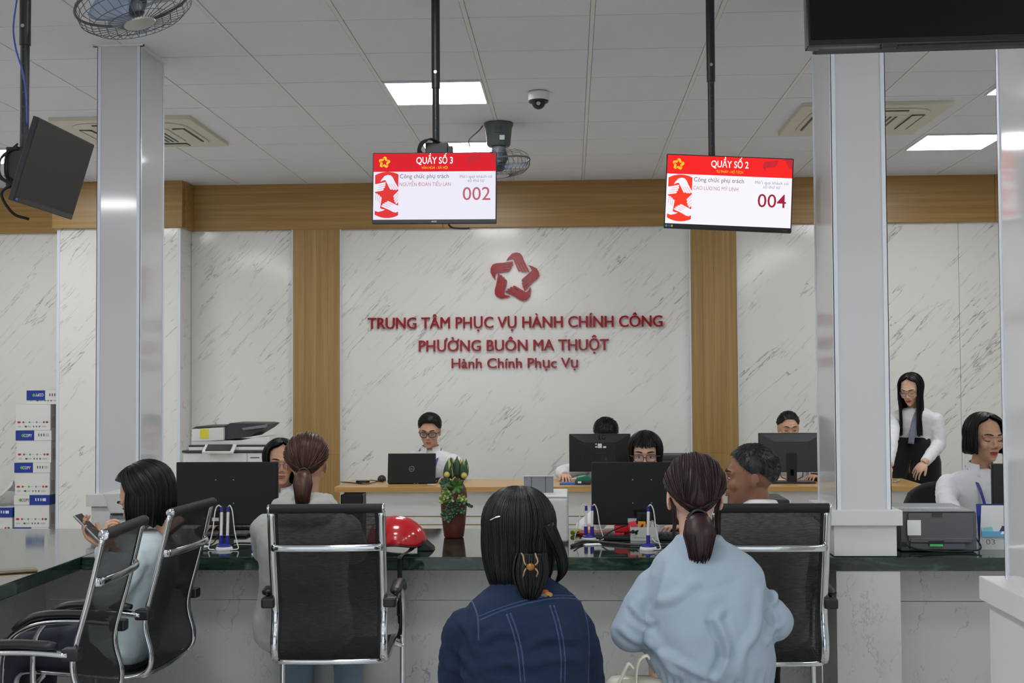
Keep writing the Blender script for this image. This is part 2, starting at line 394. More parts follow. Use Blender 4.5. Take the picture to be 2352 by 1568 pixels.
# boxed-out pier on the left with its own beam
PY = 10.36
pr = struct(MB().bb(-4.39, -3.33, PY+.012, WY, 0, CEIL+.03).build('wall_pier', M_plaster))
MB().bb(-4.38, -3.345, PY, PY+.02, 0, BB).build('marble_panel', M_marble, pr)
MB().bb(-3.345, -3.325, PY+.012, WY-.012, 0, BB).build('marble_panel', M_marble, pr)
MB().bb(-4.43, -3.30, PY-.045, PY+.02, BB, CEIL+.03).build('wood_beam', M_woodH, pr, bevel=.002, seg=1)
MB().bb(-3.345, -3.285, PY+.02, WY-.05, BB, CEIL+.03).build('wood_beam', M_woodH, pr, bevel=.002, seg=1)
MB().bb(-4.44, -4.38, PY+.02, WY-.05, BB, CEIL+.03).build('wood_beam', M_woodH, pr, bevel=.002, seg=1)
for x in (-4.39, -3.34): MB().bb(x-.012, x+.014, PY-.004, PY+.02, 0, BB).build('edge_trim', M_trimw, pr)

# columns ---------------------------------------------------------------
def column(label, x0, x1, y0, y1, zb, cap=.038, ped=.018, capz=.968, bottom=0.0, lower=None):
    t = thing('column', label, 'column', ((x0+x1)/2, (y0+y1)/2, bottom), world=True)
    MB().bb(x0, x1, y0, y1, zb, CEIL+.01).build('shaft', M_gloss, t, bevel=.004)
    for cx in (x0, x1):
        for cy in (y0, y1):
            sx = 1 if cx == x1 else -1; sy = 1 if cy == y1 else -1
            mb = MB(); mb.bb(cx+sx*.003, cx-sx*.016, cy, cy+sy*.003, zb, CEIL); mb.bb(cx, cx+sx*.003, cy+sy*.003, cy-sy*.016, zb, CEIL); mb.build('corner_trim', M_trimw, t)
    c = cap
    MB().bb(x0-c, x1+c, y0-c, y1+c, capz-.062, capz).build('base_cap', M_white, t, bevel=.003)
    MB().bb(x0-ped, x1+ped, y0-ped, y1+ped, bottom, capz-.062).build('pedestal', M_white, t, bevel=.003)
    mb = MB(); mb.bb(x0-.02, x1+.02, y0-.02, y0, CEIL-.005, CEIL+.004); mb.bb(x1, x1+.02, y0-.02, y1, CEIL-.005, CEIL+.004); mb.bb(x0-.02, x0, y0-.02, y1, CEIL-.005, CEIL+.004); mb.build('ceiling_collar', M_tbar, t)
    return t
CTOP, CF, CB = 0.778, 5.085, 6.08           # counter top height, front and back edge
column('glossy white column on the left, rising behind the left counter', -2.405, -2.185, 6.15, 6.51, .93, capz=.945)
column('glossy white column on the right, standing on the counter front edge', 1.083, 1.300, 5.125, 5.50, .95, bottom=CTOP+.002)
column('nearest glossy white column at the right edge, under the big dark screen', 1.150, 1.42, 2.98, 3.35, .95, cap=.055, ped=.035)

# front counter ---------------------------------------------------------
ct = thing('service_counter', 'L-shaped public service counter with dark green marble top and pale stone front', 'counter', (-.2, 5.5, 0), world=True)
SL = .055
top = MB().bb(-2.05, 3.6, CF, CB, CTOP-SL, CTOP).build('marble_top', M_green, ct, bevel=.004)
MB().bb(-3.05, -2.052, 2.2, CB, CTOP-SL, CTOP).build('marble_top', M_green, ct, bevel=.004)
MB().bb(-2.32, 1.06, CF+.270, CF+.30, .556, CTOP-SL).build('upper_panel', M_stone, ct)
MB().bb(-2.32, 1.06, CF+.282, CF+.312, 0, .551).build('stone_panel', M_stone, ct)
MB().bb(1.335, 3.6, CF+.270, CF+.30, .556, CTOP-SL).build('upper_panel', M_stone, ct)
MB().bb(1.335, 3.6, CF+.282, CF+.312, 0, .551).build('stone_panel', M_stone, ct)
MB().bb(1.068, 1.325, CF+.004, CF+.30, 0, CTOP-SL).build('stone_pier', M_stone, ct, bevel=.002)
MB().bb(-2.35, -2.32, 2.2, CF+.312, 0, CTOP-SL).build('side_panel', M_stone, ct)
MB().bb(-3.05, -3.02, 2.2, CB, 0, CTOP-SL).build('side_panel', M_white, ct)
MB().bb(3.57, 3.6, CF+.312, CB-.05, 0, CTOP-SL).build('end_panel', M_white, ct)

# back desk -------------------------------------------------------------
dk = thing('office_desk', 'long white office desk with light oak top along the back', 'desk', (.4, 9.0, 0), world=True)
DT, DY0, DY1 = .76, 8.68, 9.36
MB().bb(-1.68, 2.46, DY0, DY1, DT-.036, DT).build('desk_top', M_desk, dk, bevel=.003)
zs = [.02, .488, .546, DT-.036]
for a, b in ((-1.62, -.1), (-.1, 1.25), (1.25, 2.38)):
    for i in range(3): MB().bb(a+.002, b-.002, DY0+.06, DY0+.08, zs[i]+.004, zs[i+1]-.004).build('front_panel', M_white, dk)
    for z in zs[1:3]: MB().bb(a, b, DY0+.066, DY0+.082, z-.006, z+.006).build('gold_strip', M_gold, dk)
for x in (-1.62, -.1, 1.25, 2.40): MB().bb(x-.012, x+.012, DY0+.08, DY1-.03, 0, DT-.036).build('side_panel', M_white, dk)
# ------------------------------------------------------------------ things under the ceiling
def RX(a): return Matrix.Rotation(a, 3, 'X')
def RY(a): return Matrix.Rotation(a, 3, 'Y')
def RZ(a): return Matrix.Rotation(a, 3, 'Z')
def arc(c, r, a0, a1, n, ax=(Vector((1, 0, 0)), Vector((0, 0, 1)))):
    c = Vector(c); return [c+ax[0]*(r*math.cos(a0+(a1-a0)*i/(n-1)))+ax[1]*(r*math.sin(a0+(a1-a0)*i/(n-1))) for i in range(n)]
def smooth_path(pts, k=6):
    P = [Vector(p) for p in pts]; out = []
    for i in range(len(P)-1):
        a = P[i-1] if i > 0 else P[i]*2-P[i+1]; b, c = P[i], P[i+1]; d = P[i+2] if i+2 < len(P) else P[i+1]*2-P[i]
        for j in range(k):
            t = j/k; out.append(0.5*((2*b)+(c-a)*t+(2*a-5*b+4*c-d)*t*t+(3*b-a-3*c+d)*t**3))
    out.append(P[-1]); return out

def cassette(label, x, y, s):
    t = thing('air_conditioner', label, 'air conditioner', (x, y, CEIL), group='ceiling cassette air conditioners')
    h = s/2; q = .30
    def rr(hw, r, n=6):
        pts = []
        for cx, cy, a in ((hw-r, hw-r, 0), (-hw+r, hw-r, math.pi/2), (-hw+r, -hw+r, math.pi), (hw-r, -hw+r, 1.5*math.pi)):
            pts += [(cx+r*math.cos(a+math.pi/2*i/n), cy+r*math.sin(a+math.pi/2*i/n)) for i in range(n+1)]
        return pts
    f = lambda u, v, d: (u, v, d)
    MB().prism(rr(h, .012), f, -.022, .02).build('panel', M_cream, t)
    MB().prism(rr(.385, .16), f, -.030, -.021).build('raised_ring', M_cream, t, bevel=.004, seg=1)
    MB().prism(rr(.235, .03), f, -.036, -.029).build('grille_frame', M_cream, t)
    for i in range(12): MB().bb(-.20+.0345*i-.007, -.20+.0345*i+.007, -.20, .20, -.0385, -.0355).build('grille_slat', M_dgrey, t)
    for k in range(4):
        R = RZ(k*math.pi/2)
        g = MB(); g.box(R @ Vector((0, .315, -.0325)), (.44, .085, .006) if k % 2 == 0 else (.085, .44, .006)); g.build('vent_slot', M_dgrey, t, bevel=.002, seg=1)
        g = MB(); g.box(R @ Vector((0, .309, -.037)), (.43, .072, .006), R=(RX(.10) if k == 0 else RX(-.10) if k == 2 else RY(.10) if k == 1 else RY(-.10))) if k % 2 == 0 else g.box(R @ Vector((0, .309, -.037)), (.072, .43, .006), R=RY(.1 if k == 1 else -.1))
        g.build('flap', M_cream, t, bevel=.002, seg=1)
    return t
cassette('cream ceiling cassette air conditioner behind the right column', *ACS[0]); cassette('cream ceiling cassette air conditioner behind the left column', *ACS[1])

p = atZ(1237, 212, CEIL)
t = thing('security_camera', 'white and black dome security camera on the ceiling', 'camera', p)
MB().lathe([(.058, 0), (.062, -.004), (.062, -.045), (.056, -.055), (.05, -.056)], n=32).build('housing', M_wplastic, t, smooth=SM)
MB().lathe([(.058, -.048), (.060, -.052), (.056, -.062), (.044, -.064)], n=32).build('rim', M_black, t, smooth=SM)
MB().ell((0, 0, -.058), (.042, .042, .045), 24, 14).build('dome', M_blackg, t, smooth=True)
MB().cyl((0, -.036, -.072), (0, -.044, -.076), .012, 16).build('lens', M_steel, t, smooth=SM)

M_fanblade = mat('clear_blue_blade', rgb(150, 165, 190), rough=0.15, spec=0.6)
M_fangrey = mat('fan_grey', rgb(74, 80, 82), rough=0.4)
def orbit_fan(label, x, y, yaw, tilt, D=.42):
    t = thing('orbit_fan', label, 'fan', (x, y, CEIL), yaw, group='ceiling orbit fans')
    b = MB(); b.lathe([(.098, 0), (.098, -.014), (.09, -.03), (.078, -.145), (.07, -.155), (0.03, -.158)], n=28); b.build('base', M_fangrey, t, smooth=SM)
    g = MB(); g.bb(-.022, .022, -.095, -.078, -.075, -.035); g.build('bracket_plate', M_dgrey, t)
    MB().bb(.012, .045, -.094, -.079, -.125, -.095).build('sticker', M_lgrey, t)
    MB().lathe([(.04, -.15), (.045, -.16), (.05, -.20), (.045, -.215)], n=20).build('neck', M_grey, t, smooth=SM)
    R = RY(tilt); c = Vector((0, 0, -.265)); fz = lambda v: R @ Vector(v)+c
    MB().lathe([(.03, .07), (.062, .06), (.068, .02), (.05, -.005)], c=c, n=24, R=R).build('motor', M_fangrey, t, smooth=SM)
    r = D/2
    MB().tube([fz((r*math.cos(a), r*math.sin(a), 0)) for a in np.linspace(0, 2*math.pi, 48, endpoint=False)], .0055, 8, closed=True).build('cage_rim', M_fangrey, t, smooth=True)
    wires = MB()
    for k in range(36):
        a = 2*math.pi*k/36; ca, sa = math.cos(a), math.sin(a)
        wires.tube([fz((ca*r, sa*r, 0)), fz((ca*r*.97, sa*r*.97, -.045)), fz((ca*r*.80, sa*r*.80, -.075)), fz((ca*r*.28, sa*r*.28, -.088))], .0013, 4)
        if k % 2 == 0: wires.tube([fz((ca*r, sa*r, 0)), fz((ca*r*.95, sa*r*.95, .035)), fz((ca*r*.75, sa*r*.75, .062)), fz((ca*r*.25, sa*r*.25, .07))], .0013, 4)
    for rr, zz in ((.97, -.045), (.8, -.075), (.55, -.083)): wires.tube([fz((r*rr*math.cos(a), r*rr*math.sin(a), zz)) for a in np.linspace(0, 2*math.pi, 40, endpoint=False)], .0013, 4, closed=True)
    o = wires.build('cage_wires', M_fangrey, t, smooth=True); o['kind'] = 'stuff'
    MB().lathe([(.001, -.095), (.058, -.092), (.062, -.086), (.001, -.084)], c=c, n=28, R=R).build('front_badge', M_steel, t, smooth=SM)
    MB().lathe([(.02, -.055), (.03, -.05), (.034, -.02), (.03, 0)], c=c, n=20, R=R).build('hub', M_fangrey, t, smooth=SM)
    for k in range(3):
        a0 = 2*math.pi*k/3
        def fn(u, v, a0=a0):
            rad = .03+(r-.05)*v; a = a0+(u-.5)*(1.5-.35*v)*(.35+.75*math.sin(math.pi*min(1, v*.8+.15)))
            return fz((rad*math.cos(a), rad*math.sin(a), -.03+(u-.5)*.045))
        MB().grid(fn, 10, 8).build('blade', M_fanblade, t, smooth=True, sol=.003)
    return t
p = atZ(1145, 284, CEIL)
orbit_fan('dark grey orbit ceiling fan beside the middle screen', p.x, p.y, 0, -.12)
p = atY(306, -22, 4.6)
orbit_fan('dark grey orbit ceiling fan cropped at the top left corner', p.x, p.y, 0, -.30, .44)
o = MB().tube(smooth_path([(-.575, 8.13, CEIL-.025), (-.60, 8.12, CEIL-.06), (-.665, 8.12, CEIL-.12), (-.66, 8.12, CEIL-.17)]), .004, 6).build('fan_cable', M_fangrey, None, smooth=True)
tag(o, 'thin grey cable looping from the ceiling fan beside the middle screen', 'cable')

# ---- hanging screens
def hand_outline():
    pts = [(-53, 122), (-42, 141), (-12, 172), (18, 179), (44, 172), (60, 152), (76, 110)]
    d = (.416, -.909)                                  # finger direction
    base = [(76, 110), (55, 112), (34, 114), (13, 116)]
    ends = [78, 84, 84, 80]
    out = list(pts)
    for i, (b, l) in enumerate(zip(base, ends)):
        w = 19
        a0 = (b[0]+d[0]*l, b[1]+d[1]*l); a1 = (b[0]-w+d[0]*l, b[1]+2+d[1]*l)
        out += [(a0[0]-1, a0[1]+6), (a0[0]-4, a0[1]), (a1[0]+4, a1[1]), (a1[0], a1[1]+6)]
        if i < 3:
            s = 18; out += [(b[0]-w+d[0]*s, b[1]+2+d[1]*s), (b[0]-w-3+d[0]*s, b[1]+2+d[1]*s)]
    out += [(-8, 134), (-26, 133)]
    return list(reversed(out))
HAND = hand_outline()
def hands(scale, cx, cy, rot=0.0):
    res = []
    for k in range(5):
        a = -k*2*math.pi/5+rot; ca, sa = math.cos(a), math.sin(a)
        res.append([(cx+scale*(x*ca-y*sa), cy+scale*(x*sa+y*ca)) for x, y in HAND])
    return res
def clipx(poly, lo, hi):
    def half(P, inside, inter):
        out = []
        for i in range(len(P)):
            a, b = P[i-1], P[i]
            if inside(b):
                if not inside(a): out.append(inter(a, b))
                out.append(b)
            elif inside(a): out.append(inter(a, b))
        return out
    for lim, sg in ((lo, 1), (hi, -1)):
        if not poly: return poly
        poly = half(poly, lambda p: sg*(p[0]-lim) >= 0, lambda a, b: (lim, a[1]+(b[1]-a[1])*(lim-a[0])/(b[0]-a[0])))
    return poly
SCR = 1.0
E_white = emit('screen_white', rgb(238, 236, 250), 1.0); E_white2 = emit('screen_white_bright', rgb(250, 247, 255), 1.0)
E_red = emit('screen_red', rgb(222, 40, 52), 1.0); E_red2 = emit('screen_red_bright', rgb(250, 45, 44), 1.0)
E_dred = emit('screen_dark_red', rgb(196, 48, 60), 1.0); E_org = emit('screen_orange_red', rgb(226, 62, 62), 1.0); E_org2 = emit('screen_orange_red_bright', rgb(252, 66, 48), 1.0)
E_txt = emit('screen_text_grey', rgb(98, 96, 108), 1.0); E_lite = emit('screen_text_light', rgb(150, 146, 158), 1.0); E_rose = emit('screen_text_rose', rgb(196, 128, 140), 1.0)
E_num = emit('screen_number_rose', rgb(190, 104, 112), 1.0); E_num2 = emit('screen_number_red', rgb(166, 40, 60), 1.0); E_yel = emit('screen_yellow', rgb(250, 206, 50), 1.0); E_pure = emit('screen_pure_white', (1, 1, 1), 1.0)
def flat(parent, name, polys, mt, fn, d):
    mb = MB()
    for p in polys:
        if len(p) > 2: mb._add([fn(u, v, d) for u, v in p], [tuple(range(len(p)))])
    o = mb.build(name, mt, parent, fix=False); return o
def words(parent, name, s, cx, cy, size, mt, fn, d, align='CENTER', width=None, off=0.0):
    for a_, b_ in (('ờ', 'ò’'), ('ơ', 'o’'), ('Ờ', 'Ò’'), ('Ơ', 'O’')): s = s.replace(a_, b_)     # the face lacks a clean horned o
    me = textmesh(s, size, align, off=off)
    if width:
        fitw(me, width); x0 = {'CENTER': cx-width/2, 'LEFT': cx, 'RIGHT': cx-width}[align]
    else: x0 = cx
    put(me, lambda x, y, z: fn(x0+x, cy+y, d)); me.materials.clear()
    me.materials.append(mt); o = bpy.data.objects.new(name, me); COL.objects.link(o); o.parent = parent
    return o
def rect(u0, u1, v0, v1): return [(u0, v0), (u1, v0), (u1, v1), (u0, v1)]
def queue_screen(label, loc, rot, W, H, title, sub, who, num, bright, brand, bpos):
    """screen centred at loc facing local -y"""
    t = thing('queue_screen', label, 'screen', loc); t.rotation_euler = rot
    hw, hh = W/2, H/2; chin = .018 if brand != 'right' else .020; bz = .0045
    MB().bb(-hw, hw, 0, .018, -hh, hh).build('bezel', M_black, t, bevel=.002, seg=1)
    MB().bb(-hw*.72, hw*.72, .016, .05, -hh*.75, hh*.6).build('rear_shell', M_black, t, bevel=.008)
    u0, u1, v0, v1 = -hw+bz, hw-bz, -hh+chin, hh-bz; w, h = u1-u0, v1-v0
    fn = lambda u, v, d: (u0+u*w, -d, v0+v*h)
    k = lambda u: u; asp = h/w
    cw, cr, co, cn = (E_white2, E_red2, E_org2, E_num2) if bright else (E_white, E_red, E_org, E_num)
    flat(t, 'display', [rect(0, 1, 0, 1)], cw, fn, .0006)
    flat(t, 'header_band', [rect(0, 1, .725, 1)], cr, fn, .0010)
    g = lambda u, v, d: fn(u, v/asp, d)                     # u,v both in units of the width
    flat(t, 'faded_hands', [[(max(.0, min(1, x)), min(asp, max(asp*.727, y))) for x, y in p] for p in hands(.00075, .95, asp*.80)[:1]+hands(.00075, .89, asp*.82)[4:5]], E_dred, g, .0013)
    flat(t, 'emblem', hands(.00027, .088, asp*.868), E_yel, g, .0014)
    c = (.115, asp*.375); R = .195; lo, hi = .013, .205
    disc = clipx([(c[0]+R*math.cos(a), c[1]+R*math.sin(a)*.98) for a in np.linspace(0, 2*math.pi, 64, endpoint=False)], lo, hi)
    flat(t, 'round_emblem', [disc], co, fn if False else g, .0010)
    wh = [clipx(q, lo, hi) for q in hands(.00092, c[0], c[1], .08)]
    flat(t, 'emblem_hands', [q for q in wh if q], cw, g, .0014)
    words(t, 'title_text', title, .50, asp*.845, .078, E_pure, g, .0014, width=.30, off=.0012)
    words(t, 'subtitle_text', sub, .50, asp*.765, .030, E_yel, g, .0014, width=.215)
    words(t, 'caption_text', 'Công chức phụ trách', .217, asp*.625, .050, E_txt, g, .0014, 'LEFT', width=.40)
    words(t, 'officer_text', who, .214, asp*.505, .044, E_rose, g, .0014, 'LEFT', width=.42 if bright is False else .36)
    words(t, 'invite_text', 'Mời quý khách có', .84, asp*.625, .035, E_lite, g, .0014, width=.265)
    words(t, 'invite_text', 'số thứ tự', .84, asp*.565, .035, E_lite, g, .0014, width=.135)
    words(t, 'queue_number', num, .845, asp*.29, .155, cn, g, .0014, width=.225, off=.0005)
    fb = lambda u, v, d: (u, -d, v)
    if brand == 'left':
        words(t, 'brand_text', 'AOC', 0, -hh+.0055, .010, M_wplastic, fb, .0006, width=.024)
        o = MB().tube(smooth_path([(.06, .03, -hh), (.08, .02, -hh-.015), (.13, .01, -hh-.02), (.155, .01, -hh-.019)]), .004, 6).build('cable', M_rubber, t, smooth=True)
    else:
        words(t, 'brand_text', 'SAMSUNG', hw-.028, -hh+.006, .007, M_grey, fb, .0006, width=.022)
        for i, cc in enumerate((rgb(60, 150, 160), rgb(50, 80, 200), rgb(190, 180, 60))): MB().bb(-hw+.006+.012*i, -hw+.014+.012*i, -.0006, .001, -hh+.005, -hh+.014).build('sticker', mat('sticker%d' % i, cc), t)
    return t
def screen_pole(label, x, y, zb, r=.019, cables=True):
    t = thing('ceiling_pole', label, 'pole', (x, y, zb), world=True)
    MB().cyl((x, y, zb), (x, y, 2.83), r*.82, 18).build('lower_tube', M_black, t, smooth=SM)
    MB().cyl((x, y, 2.80), (x, y, CEIL), r, 18).build('upper_tube', M_black, t, smooth=SM)
    MB().lathe([(.06, CEIL), (.06, CEIL-.008), (.03, CEIL-.02)], c=(x, y, 0), n=24).build('ceiling_plate', M_black, t, smooth=SM)
    for i in range(9): MB().cyl((x, y-r*.8, zb+.10+.055*i), (x, y-r*.86, zb+.10+.055*i), .004, 10).build('adjust_hole', M_dgrey, t)
    MB().cyl((x, y-r*.95, 2.87), (x, y-r*1.15, 2.87), .007, 12).build('set_screw', M_steel, t)
    return t
a, b, c2, d2 = atY(857, 347, 5.33), atY(1142, 348, 5.33), atY(853, 514, 5.33), atY(1140, 517, 5.33)
ctr = (a+b+c2+d2)/4
queue_screen('hanging queue screen in the middle showing number 002', ctr, (math.radians(-3), math.radians(.4), 0), (b-a).length, (a-c2).length*.985, 'QUẦY SỐ 3', 'VĂN HOÁ - XÃ HỘI', 'NGUYỄN ĐOÀN TIỂU LAN', '002', False, 'left', 0)
pp = atY(1001, 330, 5.40); t = screen_pole('black telescopic pole holding the middle queue screen', pp.x, 5.41, 2.40)
mb = MB(); mb.bb(pp.x-.045, pp.x+.055, 5.385, 5.44, 2.46, 2.555); mb.bb(pp.x+.05, pp.x+.075, 5.39, 5.42, 2.50, 2.54); mb.build('bracket', M_black, t, bevel=.004)
for i in range(4):
    MB().tube(smooth_path([(pp.x+.03, 5.40, 2.54+.004*i), (pp.x-.02, 5.37-.006*i, 2.565), (pp.x-.065, 5.37, 2.55-.008*i), (pp.x-.075+.008*i, 5.38, 2.50), (pp.x-.03, 5.385, 2.47)]), .0038, 6).build('cable', M_rubber, t, smooth=True)
a, b, c2, d2 = atY(1532, 350, 5.3), atY(1824, 363, 5.3), atY(1524, 524, 5.3), atY(1817, 537, 5.3)
ctr = (a+b+c2+d2)/4; roll = math.atan2(-(b-a).z, (b-a).x)
queue_screen('hanging queue screen on the right showing number 004', ctr, (math.radians(-3), roll-.005, 0), (b-a).length, (a-c2).length*.985, 'QUẦY SỐ 2', 'TƯ PHÁP - HỘ TỊCH', 'CAO LƯƠNG MỸ LINH', '004', True, 'right', 0)
pp = atY(1635, 330, 5.36); t = screen_pole('black telescopic pole holding the right queue screen', pp.x, 5.37, 2.36)
MB().bb(pp.x-.05, pp.x+.05, 5.345, 5.40, 2.30, 2.42).build('bracket', M_black, t, bevel=.004)
# left screen, off, turned to the side counter
loc = Vector((-1.960, 4.60, 2.312))
t = thing('queue_screen', 'dark switched-off hanging screen tilted sideways at the upper left', 'screen', loc); t.rotation_euler = (math.radians(17), 0, math.radians(90))
t.rotation_euler = (Matrix.Rotation(math.radians(90), 3, 'Z') @ Matrix.Rotation(math.radians(17), 3, 'X')).to_euler()
hw, hh = .262, .158
M_off = mat('screen_off', rgb(40, 40, 38), rough=0.5, spec=0.3)
MB().bb(-hw, hw, 0, .022, -hh, hh).build('bezel', M_black, t, bevel=.002, seg=1)
MB().bb(-hw+.006, hw-.006, -.0008, .002, -hh+.022, hh-.006).build('panel', M_off, t)
MB().bb(-hw+.004, hw-.004, -.0008, .002, -hh+.003, -hh+.019).build('chin_strip', M_blackg, t)
MB().bb(-hw+.01, -hw+.028, -.0012, .0, -hh+.006, -hh+.015).build('sticker', mat('sticker1', rgb(50, 80, 200)), t)
MB().bb(-hw*.7, hw*.7, .02, .055, -hh*.7, hh*.6).build('rear_shell', M_black, t, bevel=.008)
px_, py_ = atY(62, 330, 4.6).x, 4.6
t = screen_pole('black pole holding the tilted dark screen at the upper left', px_-.01, py_, 2.35, r=.021)
mb = MB(); mb.bb(px_-.06, px_+.05, py_-.05, py_+.05, 2.24, 2.40); mb.bb(px_-.03, px_+.07, py_-.03, py_+.03, 2.27, 2.34); mb.build('bracket', M_black, t, bevel=.005)
for i, (dx, dz) in enumerate(((-.05, .02), (-.07, .0), (-.085, -.02))):
    MB().tube(smooth_path([(px_-.01, py_-.055, 2.39+.01*i), (px_+dx, py_-.06, 2.36+dz), (px_+dx-.005, py_-.06, 2.29), (px_-.02, py_-.055, 2.25), (px_-.06+.02*i, py_-.055, 2.29-.01*i)]), .0042, 6).build('cable', M_rubber, t, smooth=True)
MB().tube(smooth_path([(px_-.03, py_-.05, 2.26), (px_-.075, py_-.05, 2.22), (px_-.04, py_-.03, 2.15), (px_+.01, py_, 2.13)]), .006, 6).build('cable', M_rubber, t, smooth=True)
a = [atY(40, -8, 4.55), atY(31, 60, 4.55), atY(36, 110, 4.55), atY(52, 165, 4.56), atY(59, 215, 4.57), atY(62, 290, 4.57)]
tag(MB().tube(smooth_path(a), .0035, 6).build('network_cable', mat('cable_blue', rgb(40, 70, 160), rough=0.4), None, smooth=True), 'thin blue cable hanging beside the upper left pole', 'cable')
# big TV on the nearest column
bl = atY(1857, 101, 2.86); W, H = 1.45, .83
t = thing('television', 'large dark television mounted high on the nearest column, cropped by the frame', 'television', (bl.x+W/2, 2.90, bl.z)); t.rotation_euler = (math.radians(-3), math.radians(-.45), math.radians(-.9))
MB().bb(-W/2, W/2, -.04, -.005, 0, H).build('frame', M_blackg, t, bevel=.003)
MB().bb(-W/2+.008, W/2-.008, -.0415, -.035, .016, H-.008).build('panel', mat('tv_panel', rgb(13, 13, 11), rough=0.35, spec=0.12), t)
MB().bb(-W/2+.02, W/2-.02, -.03, .03, .0, .5).build('rear_shell', M_black, t, bevel=.01)
MB().bb(-W/2+.17, -W/2+.205, -.044, -.02, -.008, .004).build('sensor', M_black, t, bevel=.001, seg=1)
MB().bb(-W/2+.21, W/2-.21, -.034, -.012, -.003, .003).build('speaker_strip', mat('perforated', rgb(40, 40, 42), rough=0.6, bump=1.0, bscale=600), t)
MB().bb(-.12, .12, .028, .075, .25, .5).build('wall_bracket', M_black, t)

# wall lettering and emblem ----------------------------------------------
M_sign = mat('sign_red', rgb(158, 10, 20), rough=0.14, spec=0.35)
def islands(me):
    par = list(range(len(me.vertices)))
    def find(a):
        while par[a] != a: par[a] = par[par[a]]; a = par[a]
        return a
    for e in me.edges:
        a, b = find(e.vertices[0]), find(e.vertices[1])
        if a != b: par[a] = b
    g = {}
    for p in me.polygons: g.setdefault(find(p.vertices[0]), []).append(p)
    return list(g.values())
def sign_line(label, text, xl, xr, ybase, capline, WYY, bold=.0):
    a, b = atY(xl, ybase, WYY), atY(xr, ybase, WYY); cap = abs(atY(xl, capline, WYY).z-a.z); base = atY((xl+xr)/2, ybase, WYY).z
    horn = text.find('Ờ'); text = text.replace('Ờ', 'Ò')
    size = cap/.69; me = textmesh(text, size, 'LEFT', ext=.009); fitw(me, (b-a).length)
    t = thing('wall_lettering', label, 'sign', (a.x, WYY, base))
    groups = []
    for isl in islands(me):
        xs = [me.vertices[i].co.x for p in isl for i in p.vertices]; lo, hi = min(xs), max(xs); hit = None
        for g in groups:
            ov = min(hi, g[1])-max(lo, g[0])
            if ov > .45*min(hi-lo, g[1]-g[0]): hit = g; break
        if hit: hit[0] = min(lo, hit[0]); hit[1] = max(hi, hit[1]); hit[2] += isl
        else: groups.append([lo, hi, list(isl)])
    for gi, (lo, hi, polys) in enumerate(sorted(groups, key=lambda g: g[0])):
        mb = MB(); idx = {}
        if gi == horn: mb.prism([(hi+u*cap, v*cap) for u, v in ((-.20, .80), (-.06, .86), (.04, .98), (.06, 1.12), (-.06, 1.12), (-.07, 1.03), (-.20, .95))], lambda u, v, d: (u, -d, v), .003, .021)
        vs = []; fs = []
        for p in polys:
            f = []
            for i in p.vertices:
                if i not in idx: idx[i] = len(vs); c = me.vertices[i].co; vs.append((c.x, -c.z-.012, c.y))
                f.append(idx[i])
            fs.append(tuple(f))
        for dx, dy in ((-bold, .0003), (0, 0), (bold, -.0003)): mb._add([(x+dx, y+dy, z) for x, y, z in vs], fs)
        mb.build('letter', M_sign, t)
    return t
WS = WY-.014
sign_line('widest, topmost line of red raised lettering on the marble wall', 'TRUNG TÂM PHỤC VỤ HÀNH CHÍNH CÔNG', 846, 1521, 752.5, 727, WS, .0024)
sign_line('middle line of red raised lettering on the marble wall', 'PHƯỜNG BUÔN MA THUỘT', 963, 1398, 805.5, 780, WS, .0024)
sign_line('lowest, smallest line of red lettering on the marble wall', 'Hành Chính Phục Vụ', 1038, 1327, 844.5, 822, WS, .0018)
lc = atY(1181, 638, WS); t = thing('wall_emblem', 'glossy red star emblem made of five hands on the marble wall', 'sign', lc)
sc = (atY(1181, 580, WS).z-lc.z)/179
for poly in hands(sc, 0, 0): MB().prism(poly, lambda u, v, d: (u, -d, v), .003, .022).build('hand_shape', M_sign, t)
